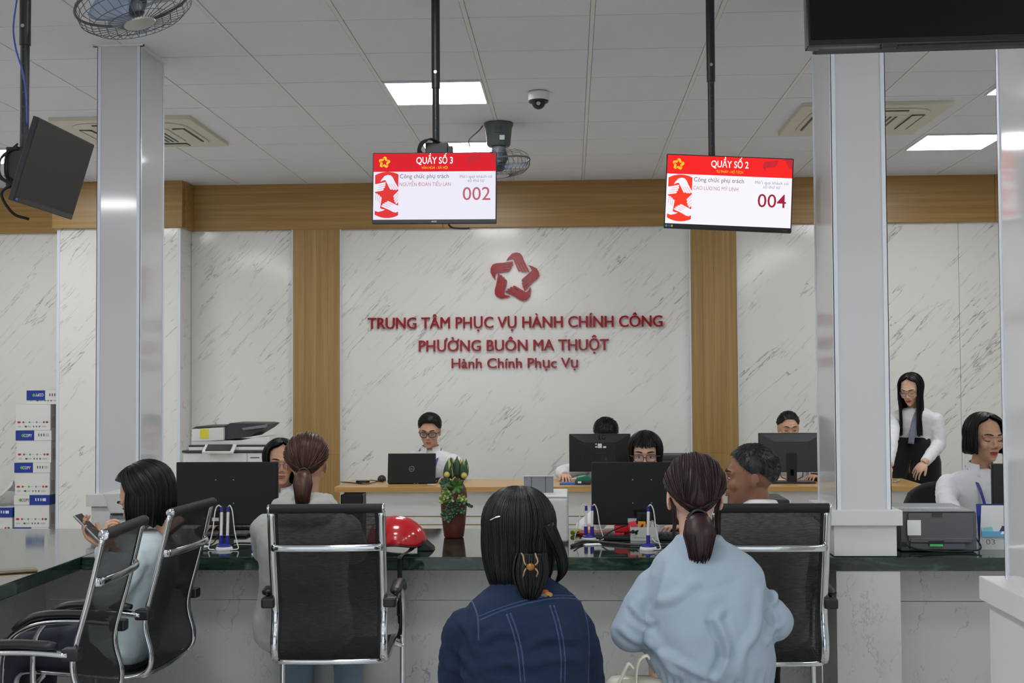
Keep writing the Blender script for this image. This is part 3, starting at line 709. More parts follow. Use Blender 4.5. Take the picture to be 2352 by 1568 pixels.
# ------------------------------------------------------------------ chairs
M_net = mesh_fabric('black_mesh_fabric', rgb(12, 12, 13), .90)
M_netseat = mat('black_seat_fabric', rgb(18, 19, 20), rough=0.8, bump=0.3, bscale=800)
def mesh_chair(label, x, y, rot, group='chrome mesh chairs for visitors'):
    t = thing('office_chair', label, 'chair', (x, y, 0), rot, group)
    W = .205                                                   # half width to the rail centre
    prof = [(-.100, 1.03), (-.058, .85), (-.012, .68), (-.008, .61), (-.028, .53), (-.022, .475), (.02, .447), (.12, .437), (.30, .447), (.43, .452), (.475, .435), (.488, .40)]
    P = smooth_path([(0, a, b) for a, b in prof], 6)
    for s in (-1, 1):
        MB().tube([(s*W, p.y, p.z) for p in P], .0105, 12, flat=(1.45, .85), up=(1, 0, 0)).build('side_rail', M_chrome, t, smooth=True)
    def sheet(a, b):
        Q = [p for p in P if a <= p.z and (p.y < .03)] if b else [p for p in P if p.y >= -.01 and p.z < .46]
        mb = MB(); n = len(Q); cols = 7
        for p in Q:
            for j in range(cols):
                u = -1+2*j/(cols-1); sag = .012*(1-u*u); mb.v.append((u*(W-.009), p.y-(sag if b else 0), p.z-(0 if b else sag)))
        for i in range(n-1):
            for j in range(cols-1): mb.f.append((i*cols+j, i*cols+j+1, (i+1)*cols+j+1, (i+1)*cols+j)); mb.mi.append(0)
        return mb
    back = sheet(.447, True).build('backrest', M_net, t, smooth=True, fix=False)
    for s in (-1, 1): MB().tube([(s*(W-.016), p.y+.001, p.z) for p in P if p.z > .45 and p.y < .02], .007, 6, flat=(1.2, .35), up=(1, 0, 0)).build('binding', M_blackm, back, smooth=True)
    sheet(0, False).build('seat', M_netseat, t, smooth=True, fix=False, sol=.012)
    MB().tube([(-W-.004, -.102, 1.032), (W+.004, -.102, 1.032)], .0175, 18).build('head_roll', M_blackm, t, smooth=SM)
    for s in (-1, 1): MB().lathe([(.0165, 0), (.0175, .004), (.015, .009), (.006, .011), (.004, .008)], c=(s*(W+.003), -.102, 1.032), n=18, R=RY(s*math.pi/2)).build('roll_cap', M_chrome, t, smooth=SM)
    for z, y, ra in ((.885, -.086, .011), (.448, -.002, .008)):
        MB().tube(smooth_path([(-W, y+.012, z), (-W+.03, y-.006, z), (0, y-.016, z), (W-.03, y-.006, z), (W, y+.012, z)], 5), ra, 10, flat=(1.25, .5), up=(0, 0, 1)).build('crossbar', M_chrome, t, smooth=True)
    for s in (-1, 1):
        xo = s*(W+.04)
        MB().box((s*(W+.024), -.012, .672), (.05, .055, .038)).build('arm_joint', M_black, t, bevel=.008)
        A = smooth_path([(xo, -.005, .672), (xo, .12, .682), (xo, .27, .675), (xo, .37, .62), (xo, .40, .50), (xo, .385, .20), (xo, .36, .03), (xo, .28, .012), (xo, -.1, .012), (xo, -.20, .012)], 6)
        MB().tube(A, .0115, 10).build('arm_tube', M_chrome, t, smooth=True)
        MB().tube(smooth_path([(xo, .03, .700), (xo, .16, .708), (xo, .28, .700), (xo, .355, .655)], 5), [.012]+[.017]*14+[.012], 12, flat=(.8, 1.35), up=(0, 0, 1)).build('arm_pad', M_black, t, smooth=True)
        MB().cyl((s*W, .38, .44), (xo, .39, .42), .009, 8).build('seat_bracket', M_chrome, t)
    MB().tube([(-W-.04, -.20, .012), (W+.04, -.20, .012)], .0115, 10).build('floor_bar', M_chrome, t, smooth=True)
    return t
mesh_chair('black mesh chrome chair at the left edge, empty and cropped by the frame', -1.56, 3.97, math.radians(90+3))
mesh_chair('black mesh chrome chair of the woman in the pale jacket with the phone', -1.535, 4.62, math.radians(90-4))
cA = atY(744, 1165, 4.55); mesh_chair('black mesh chrome chair of the woman in the grey hoodie', cA.x, 4.66, math.radians(3.5))
cA = atY(1771, 1163, 4.55); mesh_chair('black mesh chrome chair of the grey haired man', cA.x, 4.66, math.radians(0.5))

# ------------------------------------------------------------------ paper cartons and copier (left, behind)
M_carton = mat('carton_white', rgb(226, 226, 222), rough=0.6); M_cblue = mat('carton_blue', rgb(28, 58, 150), rough=0.5); M_cgreen = mat('print_green', rgb(100, 180, 50), rough=0.6)
M_pdark = mat('print_grey', rgb(90, 92, 96), rough=0.7); M_pred = mat('print_red', rgb(190, 50, 48), rough=0.6); M_pcyan = mat('print_cyan', rgb(80, 170, 200), rough=0.6); M_pwhite = mat('print_white', rgb(235, 236, 236), rough=0.6)
M_kraft = mat('kraft_card', rgb(176, 142, 104), rough=0.8)
def carton(label, x, y, z, flip=False, lid=True, rz=0.0, inv=False, bh=.19):
    """front-bottom-left corner x,y,z ; front faces -y"""
    t = thing('paper_carton', label, 'box', (x, y, z), rz, 'stacked cartons of copy paper')
    W, D = .305, .21
    MB().bb(0, W, 0, D, 0, bh).build('body', M_carton, t, bevel=.003)
    fn = lambda u, v, d: (u, -d, v)
    for i, (u, mm) in enumerate(((.03, M_pred), (.068, M_pred), (.122, M_cgreen), (.185, M_pcyan), (.248, M_pred), (.275, M_pdark))):
        w2 = (.016, .009, .009, .009, .009, .012)[i]
        pts = [(u+w2*math.cos(a), .07+min(w2, .009)*math.sin(a)) for a in np.linspace(0, 2*math.pi, 14, endpoint=False)]
        flat(t, 'print', [pts], mm, fn, .0006)
    for u, w2 in ((.09, .022), (.15, .024), (.215, .024)): flat(t, 'print', [rect(u-w2/2, u+w2/2, .069, .071)], M_pdark, fn, .0005)
    for u, w2 in ((.035, .030), (.09, .020), (.12, .030), (.158, .010), (.183, .010), (.21, .012), (.25, .040)): flat(t, 'print', [rect(u-w2/2, u+w2/2, .026, .040)], M_pdark if w2 < .025 else M_lgrey, fn, .0005)
    MB().bb(W*.999, W+.0006, .02, .10, .02, .12).build('side_print', M_lgrey, t)
    if lid:
        l = MB().bb(-.004, W+.004, -.004, D+.004, bh, bh+.085).build('lid', M_carton, t, bevel=.003)
        cut = .52; u0, u1 = (-.0042, cut*W) if not flip else (W*(1-cut-.04), W+.0042)
        mb = MB(); mb.bb(u0, u1, -.0052, -.002, bh+.0005, bh+.0848); mb.build('blue_band', M_cblue, l)
        if flip: MB().bb(W+.002, W+.0052, -.004, D, bh+.0005, bh+.0848).build('blue_band', M_cblue, l)
        f2 = (lambda u, v, d: (u, -.0055-d, bh+v))
        us, ui = (.05, .20) if not flip else (.045, .19)
        mm = M_pwhite if not flip else M_pdark
        me = textmesh('COPY', .036, 'LEFT', off=.0006); fitw(me, .072)
        if inv: put(me, lambda a, b, c: (us+.095-a, -.0062, bh+.058-b))
        else: put(me, lambda a, b, c: (us+.018+a, -.0062, bh+.030+b))
        me.materials.clear(); me.materials.append(mm); o = bpy.data.objects.new('brand_print', me); COL.objects.link(o); o.parent = l
        flat(l, 'leaf_print', [[(us-.006, .042), (us+.010, .026), (us+.024, .042), (us+.010, .060)]], M_cgreen, f2, .0002)
        m2 = M_pdark if not flip else M_pwhite
        for i in range(3): flat(l, 'icon_print', [[(ui+.022*i-.005, .035), (ui+.022*i+.005, .035), (ui+.022*i+.005, .058), (ui+.022*i-.005, .058)]], m2, f2, .0002)
        flat(l, 'icon_print', [rect(ui+.058, ui+.088, .034, .058)], m2 if flip else M_lgrey, f2, .0002)
    return t
by = 10.40
x0 = atY(34, 1200, by).x
hb = [0, .277, .554, .831, 1.108]
carton('copy paper carton at the very bottom of the stack on the left', x0-.012, by, .000, flip=False)
carton('copy paper carton second from the bottom of the stack, blue half of lid on right', x0-.004, by-.002, .276, flip=True)
carton('copy paper carton in the middle of the stack, its blue lid slightly left', x0-.002, by+.002, .552)
carton('copy paper carton just below the open carton, blue half of lid on left', x0+.008, by, .828)
carton('lidless white copy paper carton near the top of the left stack', x0+.002, by-.002, 1.104, lid=False, bh=.222)
t2 = atY(62, 935, by).x
carton('topmost copy paper carton with upside-down lid on the left stack', t2, by+.004, 1.327, inv=True, bh=.035)
carton('low copy paper carton beside the stack at the left edge', atY(-52, 1200, by).x, by+.0, .20, inv=True, bh=.16, flip=True)
st = tag(MB().bb(atY(-60, 1200, by).x, atY(28, 1200, by).x, by, by+.22, 0, .199).build('storage_crate', M_grey, None, bevel=.01), 'plain grey crate under the low carton at the left edge', 'crate')
def sheet_fn(u, v):
    a = atY(-70, 1200, by).x; x = a+u*.36; y = by+.02+v*.16; z = .502+.13*(u**1.5)*(1-.3*v)+.03*math.sin(7*u+3*v)+.02*math.sin(13*v+5*u)
    return (x, y, z)
tag(MB().grid(sheet_fn, 16, 10).build('plastic_sheet', M_paper, None, smooth=True, sol=.002), 'crumpled white sheet lying on the low carton at the left edge', 'sheet')

# photocopier
cy_ = 9.30; a = atY(420, 1040, cy_); b = atY(618, 1040, cy_)
t = thing('photocopier', 'white office photocopier with dark document feeder behind the glasses-wearing clerk', 'copier', ((a.x+b.x)/2, cy_+.3, 0), world=True)
X0, X1 = a.x, b.x; zt = lambda y: atY(500, y, cy_).z
MB().bb(X0, X1, cy_, cy_+.6, .05, zt(1040)).build('body', M_wplastic, t, bevel=.008)
MB().bb(X0-.004, X1+.004, cy_-.012, cy_+.6, zt(1039), zt(1034)).build('seam', M_dgrey, t, bevel=.003)
MB().bb(X0+.045, X1+.0, cy_, cy_+.58, zt(1034), zt(1026)).build('scanner', M_wplastic, t, bevel=.004)
MB().bb(X0+.045, X1-.003, cy_, cy_+.58, zt(1026), zt(1022)).build('scanner_seam', M_dgrey, t)
xm = atY(512, 1000, cy_).x
MB().prism([(X0+.06, zt(1022)), (X1-.0, zt(1022)), (X1-.004, zt(1004)), (X1-.10, zt(1005)), (X1-.24, zt(1012)), (X0+.06, zt(1012))], lambda u, v, d: (u, d, v), cy_+.02, cy_+.5).build('lid', M_wplastic, t, bevel=.004)
MB().prism([(X0+.06, zt(1013)), (xm, zt(1011)), (xm, zt(981)), (X0+.066, zt(985))], lambda u, v, d: (u, d, v), cy_+.01, cy_+.45).build('feeder', M_wplastic, t, bevel=.006)
MB().prism([(X0+.064, zt(984)), (xm, zt(981)), (xm, zt(978)), (X0+.10, zt(979))], lambda u, v, d: (u, d, v), cy_+.012, cy_+.45).build('feeder_cover', M_dgrey, t, bevel=.002)
MB().prism([(xm, zt(1011)), (xm+.19, zt(1004)), (X1-.06, zt(985)), (X1-.02, zt(975)), (X1-.06, zt(973)), (xm+.04, zt(972)), (xm, zt(979))], lambda u, v, d: (u, d, v), cy_+.05, cy_+.44).build('paper_tray', M_dgrey, t, bevel=.003)
MB().prism([(xm+.14, zt(983)), (X1-.05, zt(976)), (X1-.02, zt(974)), (X1-.03, zt(982)), (xm+.15, zt(988))], lambda u, v, d: (u, d, v), cy_+.02, cy_+.055).build('tray_edge', M_grey, t)
MB().box((atY(508, 1029, cy_).x, cy_-.05, zt(1030)), (.24, .11, .018), R=RX(.5)).build('control_panel', M_wplastic, t, bevel=.004)
MB().box((atY(508, 1029, cy_).x, cy_-.056, zt(1029)+.004), (.19, .085, .016), R=RX(.5)).build('touch_display', M_dgrey, t, bevel=.002)
MB().bb(atY(459, 990, cy_).x, atY(478, 990, cy_).x, cy_+.005, cy_+.012, zt(1006), zt(985)).build('yellow_note', mat('note_yellow', rgb(226, 214, 60), rough=0.7), t)
MB().bb(atY(567, 1045, cy_).x, atY(568, 1045, cy_).x, cy_-.002, cy_, .1, zt(1042)).build('door_seam', M_grey, t)
MB().bb(atY(575, 1045, cy_).x, atY(596, 1045, cy_).x, cy_-.002, cy_, zt(1052), zt(1050)).build('printed_mark', M_dgrey, t)

# ------------------------------------------------------------------ things on the front counter
def on(x, y, z=CTOP): return atZ(x, y, z)
def cable(label, pts, r=.003, m=None, name='cable'):
    return tag(MB().tube(smooth_path(pts, 6), r, 6).build(name, m or M_rubber, None, smooth=True), label, 'cable')
def desk_monitor(label, xl, xr, yt, yb, Y, zbase, stand=True, bevelback=False, name_txt=None, foot=.11, lean=0.0):
    a, b = atY(xl, yt, Y), atY(xr, yt, Y); zb = atY((xl+xr)/2, yb, Y).z; ztp = atY((xl+xr)/2, yt, Y).z
    x0, x1 = a.x, b.x; xc = (x0+x1)/2
    t = thing('computer_monitor', label, 'monitor', (xc, Y+.05, zbase), world=True)
    MB().bb(x0, x1, Y+.004, Y+.020, zb, ztp).build('screen_frame', M_black, t, bevel=.003, seg=1)
    MB().bb(x0+.006, x1-.006, Y+.0195, Y+.0215, zb+.012, ztp-.006).build('display', M_blackg, t)
    if bevelback:
        w, h = x1-x0, ztp-zb
        mb = MB(); o = [(x0+.004, zb+.004), (x1-.004, zb+.004), (x1-.004, ztp-.004), (x0+.004, ztp-.004)]; i_ = [(x0+.24*w, zb+.006), (x1-.24*w, zb+.006), (x1-.24*w, ztp-.22*h), (x0+.24*w, ztp-.22*h)]
        mb._add([(u, Y+.005, v) for u, v in o]+[(u, Y-.022, v) for u, v in i_], [(0, 1, 5, 4), (1, 2, 6, 5), (2, 3, 7, 6), (3, 0, 4, 7), (4, 5, 6, 7)]); mb.build('rear_shell', M_dgrey if bevelback == 2 else M_black, t)
    else: MB().bb(x0+.004, x1-.004, Y, Y+.006, zb+.004, ztp-.003).build('rear_shell', M_blackm, t, bevel=.002, seg=1)
    if not bevelback:
        for u in (-.043, .043):
            for v in (.35, .72): MB().cyl((xc+u-.01, Y+.001, zb+(ztp-zb)*v), (xc+u-.01, Y-.002, zb+(ztp-zb)*v), .0028, 10).build('screw', M_steel, t)
        MB().bb(xc-.05, xc+.03, Y-.006, Y+.002, zb+.04, zb+.07).build('port_recess', M_blackg, t)
    yq = Y-.02 if not bevelback else Y-.028
    if stand:
        MB().bb(xc-.035, xc+.035, Y-.03 if bevelback else Y-.012, Y+.004, zbase+.01, zb+(ztp-zb)*(.5 if bevelback else .2)).build('stand_neck', M_black, t, bevel=.004)
        MB().bb(xc-foot, xc+foot, Y-.06, Y+.11, zbase+.001, zbase+.013).build('stand_base', M_black, t, bevel=.005)
    return t, xc, Y, zb, ztp
t, xc, Y, zb, zt_ = desk_monitor('black monitor seen from behind in front of the clerk with purple glasses', 404, 638, 1061, 1206, 5.80, CTOP)
MB().bb(atY(487, 1190, Y).x, atY(506, 1190, Y).x, Y-.002, Y+.001, zb+.02, zb+.036).build('sticker', M_lgrey, t); MB().bb(atY(508, 1180, Y).x, atY(528, 1180, Y).x, Y-.006, Y+.001, zb+.045, zb+.062).build('blue_plug', M_blue, t)
MB().bb(atY(467, 1185, Y).x, atY(479, 1185, Y).x, Y-.002, Y+.001, zb+.031, zb+.036).build('printed_mark', M_lgrey, t)
t, xc, Y, zb, zt_ = desk_monitor('black monitor seen from behind in front of the clerk with bangs', 1358, 1601, 1061, 1205, 5.72, CTOP)
MB().bb(atY(1442, 1195, Y).x, atY(1462, 1195, Y).x, Y-.002, Y+.001, zb+.010, zb+.030).build('sticker', M_lgrey, t); MB().bb(atY(1472, 1174, Y).x, atY(1492, 1174, Y).x, Y-.006, Y+.001, zb+.055, zb+.070).build('blue_plug', M_blue, t)
t = thing('computer_monitor', 'dark monitor edge in front of the woman at the far right', 'monitor', (1.87, 5.75, CTOP), world=True)
p0 = atY(2276, 1064, 5.75); MB().bb(p0.x, p0.x+.46, 5.735, 5.758, CTOP+.07, p0.z).build('screen_frame', M_black, t, bevel=.003, seg=1)
MB().bb(p0.x+.2, p0.x+.26, 5.76, 5.785, CTOP+.005, CTOP+.2).build('stand_neck', M_black, t); MB().bb(p0.x+.11, p0.x+.35, 5.72, 5.90, CTOP+.001, CTOP+.012).build('stand_base', M_black, t, bevel=.004)

def pen_set(label, px, py, n=2, h=.17, gap=.030, rot=0.0):
    p = on(px, py); t = thing('desk_pen_set', label, 'pen set', p, rot, 'desk pens on coiled cords')
    MB().lathe([(.001, 0), (.036, 0), (.037, .006), (.034, .012), (.022, .016)], n=28).build('base', M_wplastic, t, smooth=SM)
    MB().lathe([(.031, .011), (.028, .020), (.012, .026)], n=24).build('base_ring', M_blue, t, smooth=SM)
    for i in range(n):
        x = (i-(n-1)/2)*gap
        h_ = MB().cyl((x, 0, .018), (x, 0, .062), .0085, 14).build('holder', M_blue, t, smooth=SM)
        MB().cyl((x, 0, .055), (x+.002, .002, h-.02), .0062, 14).build('pen', M_wplastic, t, smooth=SM)
        MB().cyl((x+.002, .002, h-.022), (x+.002, .002, h), .0065, 14, .0055).build('pen_cap', M_blue, t, smooth=SM)
        s = -1 if i == 0 and n == 2 else 1
        MB().tube(smooth_path([(x+.002, .002, h-.002), (x+.012*s, -.005, h+.006), (x+.024*s, -.008, h-.02), (x+.034*s, -.01, h*.45), (x+.046*s, -.012, .03), (x+.05*s, -.014, .006), (x+.02*s, -.03, .004)], 6), .0026, 6).build('cord', M_wplastic, t, smooth=True)
    return t
pen_set('pair of white and blue desk pens in front of the left monitor', 515, 1262, 2, .185, .028)
pen_set('pair of white and blue desk pens between white printer and monitor', 1353, 1240, 2, .155, .028)
pen_set('single white and blue desk pen in front of the right monitor', 1489, 1262, 1, .185)

# white printer with raised grey tray
p = on(1162, 1249); q = on(1306, 1249); Yp = p.y
t = thing('printer', 'white desktop printer with raised grey paper tray behind the denim jacket', 'printer', ((p.x+q.x)/2, Yp+.16, CTOP), world=True)
zz = lambda y: atY(1235, y, Yp).z
MB().bb(p.x, q.x, Yp, Yp+.33, CTOP+.006, zz(1143)).build('body', M_cream if False else M_lgrey, t, bevel=.018, seg=4)
MB().bb(p.x-.002, q.x-.004, Yp+.004, Yp+.33, zz(1143), zz(1137)).build('top_cover', M_wplastic, t, bevel=.004)
MB().bb(p.x+.006, q.x-.006, Yp+.003, Yp+.32, CTOP, CTOP+.008).build('foot', M_dgrey, t)
a0, a1 = atY(1203, 1100, Yp+.12).x, atY(1271, 1100, Yp+.12).x; z0, z1 = zz(1140), atY(1237, 1092, Yp+.12).z
MB().bb(a0, a1, Yp+.12, Yp+.128, z0-.01, z1).build('paper_tray', M_grey, t, bevel=.002, seg=1)
for i in range(1, 3): MB().bb(a0+(a1-a0)*(i/3)-.001+.01*(1 if i == 2 else -1), a0+(a1-a0)*(i/3)+.001+.01*(1 if i == 2 else -1), Yp+.118, Yp+.121, z0, z1-.002).build('tray_rib', M_dgrey, t)
MB().bb(a0-.001, a1+.001, Yp+.117, Yp+.131, z1-.004, z1+.001).build('tray_lip', M_lgrey, t)
MB().bb(atY(1264, 1225, Yp).x, atY(1270, 1225, Yp).x, Yp-.002, Yp+.002, zz(1228), zz(1222)).build('logo_mark', M_dgrey, t)

# grey printer at the left behind the phone user
Yp = 5.75; p = atY(238, 1200, Yp); q = atY(345, 1200, Yp); zz = lambda y: atY(290, y, Yp).z
t = thing('printer', 'light grey all-in-one printer behind the head of the phone user', 'printer', ((p.x+q.x)/2, Yp+.15, CTOP), world=True)
MB().prism([(p.x+.018, CTOP), (q.x, CTOP), (q.x, zz(1170)), (p.x+.03, zz(1170))], lambda u, v, d: (u, d, v), Yp, Yp+.3).build('body', M_lgrey, t, bevel=.008)
MB().prism([(p.x+.036, zz(1178)), (q.x, zz(1178)), (q.x, zz(1131)), (p.x, zz(1131))], lambda u, v, d: (u, d, v), Yp-.02, Yp+.28).build('scanner_lid', M_lgrey, t, bevel=.006)
MB().bb(p.x+.036, q.x, Yp-.012, Yp, zz(1182), zz(1179)).build('seam', M_black, t)
MB().bb(p.x+.032, q.x, Yp-.008, Yp+.01, zz(1190), zz(1184)).build('output_slot', M_grey, t)
MB().bb(atY(275, 1210, Yp).x, atY(290, 1210, Yp).x, Yp-.003, Yp, zz(1211), zz(1207)).build('printed_mark', M_dgrey, t)
for i in range(4): MB().cyl((atY(300+5*i, 1216, Yp).x, Yp-.002, zz(1215)), (atY(300+5*i, 1216, Yp).x, Yp+.001, zz(1215)), .004, 10).build('button', M_dgrey, t)

# dark grey printer on the right
p = on(2072, 1268); q = on(2240, 1268); Yp = p.y; zz = lambda y: atY(2150, y, Yp).z
M_pgrey = mat('printer_grey', rgb(88, 90, 93), rough=0.5)
t = thing('printer', 'dark grey laser printer with green tab beside the right column', 'printer', ((p.x+q.x)/2, Yp+.17, CTOP), world=True)
MB().bb(p.x, q.x+.012, Yp+.012, Yp+.34, CTOP+.004, zz(1176)).build('body', M_pgrey, t, bevel=.006)
MB().bb(p.x+.028, q.x-.006, Yp, Yp+.02, zz(1242), zz(1178)).build('rear_door', M_pgrey, t, bevel=.003)
MB().bb(p.x+.036, q.x-.012, Yp-.003, Yp+.02, zz(1246), zz(1235)).build('lower_flap', M_pgrey, t, bevel=.002, seg=1)
MB().bb(p.x+.034, q.x-.04, Yp+.001, Yp+.02, zz(1262), zz(1247.5)).build('tray', M_pgrey, t, bevel=.002, seg=1)
MB().bb(atY(2132, 1250, Yp).x, atY(2168, 1250, Yp).x, Yp-.004, Yp+.004, zz(1252), zz(1241)).build('latch_recess', M_black, t)
MB().bb(atY(2135, 1252, Yp).x, atY(2165, 1252, Yp).x, Yp-.008, Yp, zz(1254), zz(1249)).build('green_tab', mat('green_tab', rgb(70, 200, 110), rough=0.4), t)
MB().bb(p.x+.002, q.x+.004, Yp+.004, Yp+.33, zz(1176), zz(1173)).build('top_cover', M_grey, t, bevel=.002, seg=1)
for i in range(26): MB().bb(p.x-.004+.0105*i, p.x+.002+.0105*i, Yp+.06, Yp+.14, zz(1173), zz(1173)+.003).build('vent_rib', M_lgrey, t)
MB().bb(atY(2141, 1178, Yp).x, atY(2164, 1178, Yp).x, Yp-.003, Yp+.002, zz(1186), zz(1177)).build('handle_notch', M_dgrey, t)
lb = MB().bb(atY(2084, 1210, Yp).x, atY(2115, 1210, Yp).x, Yp-.0015, Yp+.001, zz(1229), zz(1194)).build('label', M_paper, t)
MB().bb(atY(2086, 1210, Yp).x, atY(2113, 1210, Yp).x, Yp-.0025, Yp-.001, zz(1226), zz(1218)).build('warning_strip', mat('label_yellow', rgb(205, 205, 60), rough=0.6), lb)
MB().bb(atY(2089, 1210, Yp).x, atY(2110, 1210, Yp).x, Yp-.0022, Yp-.001, zz(1206), zz(1203)).build('printed_mark', M_dgrey, lb)
MB().bb(atY(2086, 1210, Yp).x, atY(2097, 1210, Yp).x, Yp-.0022, Yp-.001, zz(1198), zz(1196.5)).build('printed_mark', M_dgrey, lb)
MB().bb(p.x+.004, p.x+.02, Yp+.004, Yp+.014, zz(1256), zz(1245)).build('power_socket', M_black, t)
pts = [(p.x+.015, Yp-.006, zz(1250)), (p.x+.05, Yp-.02, zz(1258)), (p.x+.12, Yp-.03, CTOP+.010), (p.x+.22, Yp-.03, CTOP+.006), (q.x, Yp-.015, CTOP+.010), (q.x+.03, Yp+.02, CTOP+.02), (q.x+.024, Yp+.06, CTOP+.05)]
MB().tube(smooth_path(pts), .0035, 6).build('power_cable', M_rubber, t, smooth=True)

# desk calendar
p = on(2262, 1264); Yp = p.y-.0; zz = lambda y: atY(2280, y, Yp).z
t = thing('desk_calendar', 'desk calendar with a classroom photo on the counter at the far right', 'calendar', (p.x+.06, Yp+.03, CTOP))
H = zz(1160)-CTOP; Wc = .145
lean = math.atan2(.035, H)
for s, mm, nm in ((-1, M_paper, 'page'), (1, M_cblue, 'back_board')):
    mb = MB(); mb.box((0, s*.0175, H/2), (Wc, .0025, H*1.01), R=RX(-s*lean)); mb.build(nm, mm, t)
fn = lambda u, v, d: (-Wc/2+u*Wc, -.0195-d-.0005-(1-v)*.0, 0)
def cal(u, v, d):
    z = v*H; y = -.035*(1-v)-.0032-d; return (-Wc/2+u*Wc, y, z)
flat(t, 'photo_print', [rect(.03, .97, .30, .68)], mat('cal_sky', rgb(196, 206, 214), rough=0.7), cal, .0002)
flat(t, 'photo_print', [rect(.03, .97, .30, .42)], mat('cal_blue', rgb(92, 160, 200), rough=0.7), cal, .0005)
flat(t, 'photo_print', [[(.55, .36), (.9, .36), (.84, .44), (.62, .44)]], mat('cal_white', rgb(235, 235, 238), rough=0.7), cal, .0008)
flat(t, 'photo_print', [[(.05, .42), (.35, .42), (.33, .52), (.07, .50)]], mat('cal_cyan', rgb(120, 190, 190), rough=0.7), cal, .0008)
flat(t, 'photo_print', [[(.52, .42), (.86, .42), (.80, .52), (.60, .52)]], mat('cal_navy', rgb(50, 56, 92), rough=0.7), cal, .0009)
flat(t, 'photo_print', [[(.68+.10*math.cos(a), .58+.075*math.sin(a)) for a in np.linspace(0, 6.28, 16, endpoint=False)]], mat('cal_hair', rgb(60, 40, 36), rough=0.7), cal, .0010)
flat(t, 'photo_print', [[(.68+.06*math.cos(a), .57+.045*math.sin(a)) for a in np.linspace(0, 6.28, 14, endpoint=False)]], mat('cal_skin', rgb(226, 186, 160), rough=0.7), cal, .0012)
words(t, 'number_print', '03', .12, .14, .15, M_pdark, cal, .0004, 'LEFT', width=.26)
for i in range(5): flat(t, 'number_print', [rect(.46+.1*i, .50+.1*i, .22, .23), rect(.46+.1*i, .50+.1*i, .15, .16)], M_lgrey, cal, .0004)
for i in range(15): MB().tube([(-Wc/2+.008+i*.0092, .006*math.cos(a), H-.004+.006*math.sin(a)) for a in np.linspace(0, 2*math.pi, 10, endpoint=False)], .0008, 4, closed=True).build('ring', M_dgrey, t)

# red helmet with strap over the counter edge
p = on(905, 1270); hx, hy = p.x-.005, p.y+.105
t = thing('helmet', 'glossy red half-shell motorbike helmet on the counter edge', 'helmet', (hx, hy, CTOP))
def helm(u, v):
    a = 2*math.pi*u; r = math.sin(v*math.pi/2); z = math.cos(v*math.pi/2)
    rim = .012+.022*max(0, math.cos(a*1.0-0.2))**2*v**4+.018*max(0, -math.cos(a*2))*v**6
    x = .128*r*math.cos(a); y = .105*r*math.sin(a)
    return (x, y, rim+(.142-rim)*max(0, z)**.85+.002)
MB().grid(helm, 48, 18, wrap=True).build('shell', mat('helmet_red', rgb(190, 14, 28), rough=0.18, coat=0.6), t, smooth=True, sol=.006)
MB().tube([helm(i/48, 1.0) for i in range(48)], .0045, 8, closed=True).build('rim', M_black, t, smooth=True)
MB().cyl((.082, -.0665, .060), (.086, -.0735, .061), .0115, 18).build('strap_rivet', M_dgrey, t, smooth=SM)
MB().cyl((-.02, -.099, .030), (-.02, -.102, .030), .003, 10).build('small_rivet', M_red, t)
MB().prism([(.095, .0), (.165, .002), (.16, .012), (.118, .05), (.10, .04)], lambda u, v, d: (u, d, v), -.045, .045).build('visor', M_black, t, bevel=.004)
ex = CF-hy
MB().tube(smooth_path([(.086, -.07, .03), (.07, -.085, .008), (.05, ex-.004, .004), (.048, ex-.010, -.03), (.047, ex-.010, -.15), (.049, ex-.010, -.27)], 5), .010, 8, flat=(1.0, .18), up=(1, 0, 0)).build('strap', M_rubber, t, smooth=True)
mb = MB(); 
for s in (-1, 1): mb.bb(.049+s*.012-.002, .049+s*.012+.002, ex-.016, ex-.006, -.235, -.165)
mb.bb(.035, .063, ex-.016, ex-.006, -.169, -.163); mb.bb(.035, .063, ex-.016, ex-.006, -.237, -.231); mb.build('buckle', mat('brown_plastic', rgb(56, 38, 34), rough=0.4), t)
MB().tube(smooth_path([(.049, ex-.010, -.235), (.052, ex-.010, -.28), (.045, ex-.010, -.315), (.038, ex-.010, -.33)], 5), .009, 8, flat=(1.0, .2), up=(1, 0, 0)).build('strap_tail', M_rubber, t, smooth=True)

# vase with succulents
p = on(1040, 1237); t = thing('potted_succulents', 'brown ceramic vase with variegated succulents on the counter', 'plant', (p.x, p.y+.055, CTOP))
M_vase = mat('brown_ceramic', rgb(96, 46, 32), rough=0.45, vary=0.12, vscale=20)
MB().lathe([(.001, .001), (.042, .001), (.046, .006), (.052, .05), (.060, .13), (.0625, .19), (.058, .225), (.046, .248), (.040, .262), (.036, .262), (.04, .24), (.001, .235)], n=40).build('vase', M_vase, t, smooth=True)
def leaf_mb(L, W, bend, thick=.003):
    mb = MB(); n = 7; vs = []
    for i in range(n):
        u = i/(n-1); w = W*math.sin(math.pi*(u**.75)*.93+.12)**.9*(1 if u < .98 else .3); z = bend*u*u*L
        vs += [(-w, u*L, z+.15*w), (0, u*L, z-thick), (w, u*L, z+.15*w), (0, u*L, z+thick)]
    fs = []
    for i in range(n-1):
        for j in range(4): fs.append((i*4+j, i*4+(j+1) % 4, (i+1)*4+(j+1) % 4, (i+1)*4+j))
    return mb._add(vs, fs+[(3, 2, 1, 0), tuple(range((n-1)*4, n*4))])
M_lf1 = mat('leaf_dark', rgb(58, 84, 58), rough=0.45, vary=.2, vscale=40); M_lf2 = mat('leaf_pale', rgb(168, 176, 104), rough=0.5, vary=.15, vscale=60); M_lf3 = mat('leaf_blue_green', rgb(92, 122, 98), rough=0.5, vary=.2, vscale=50)
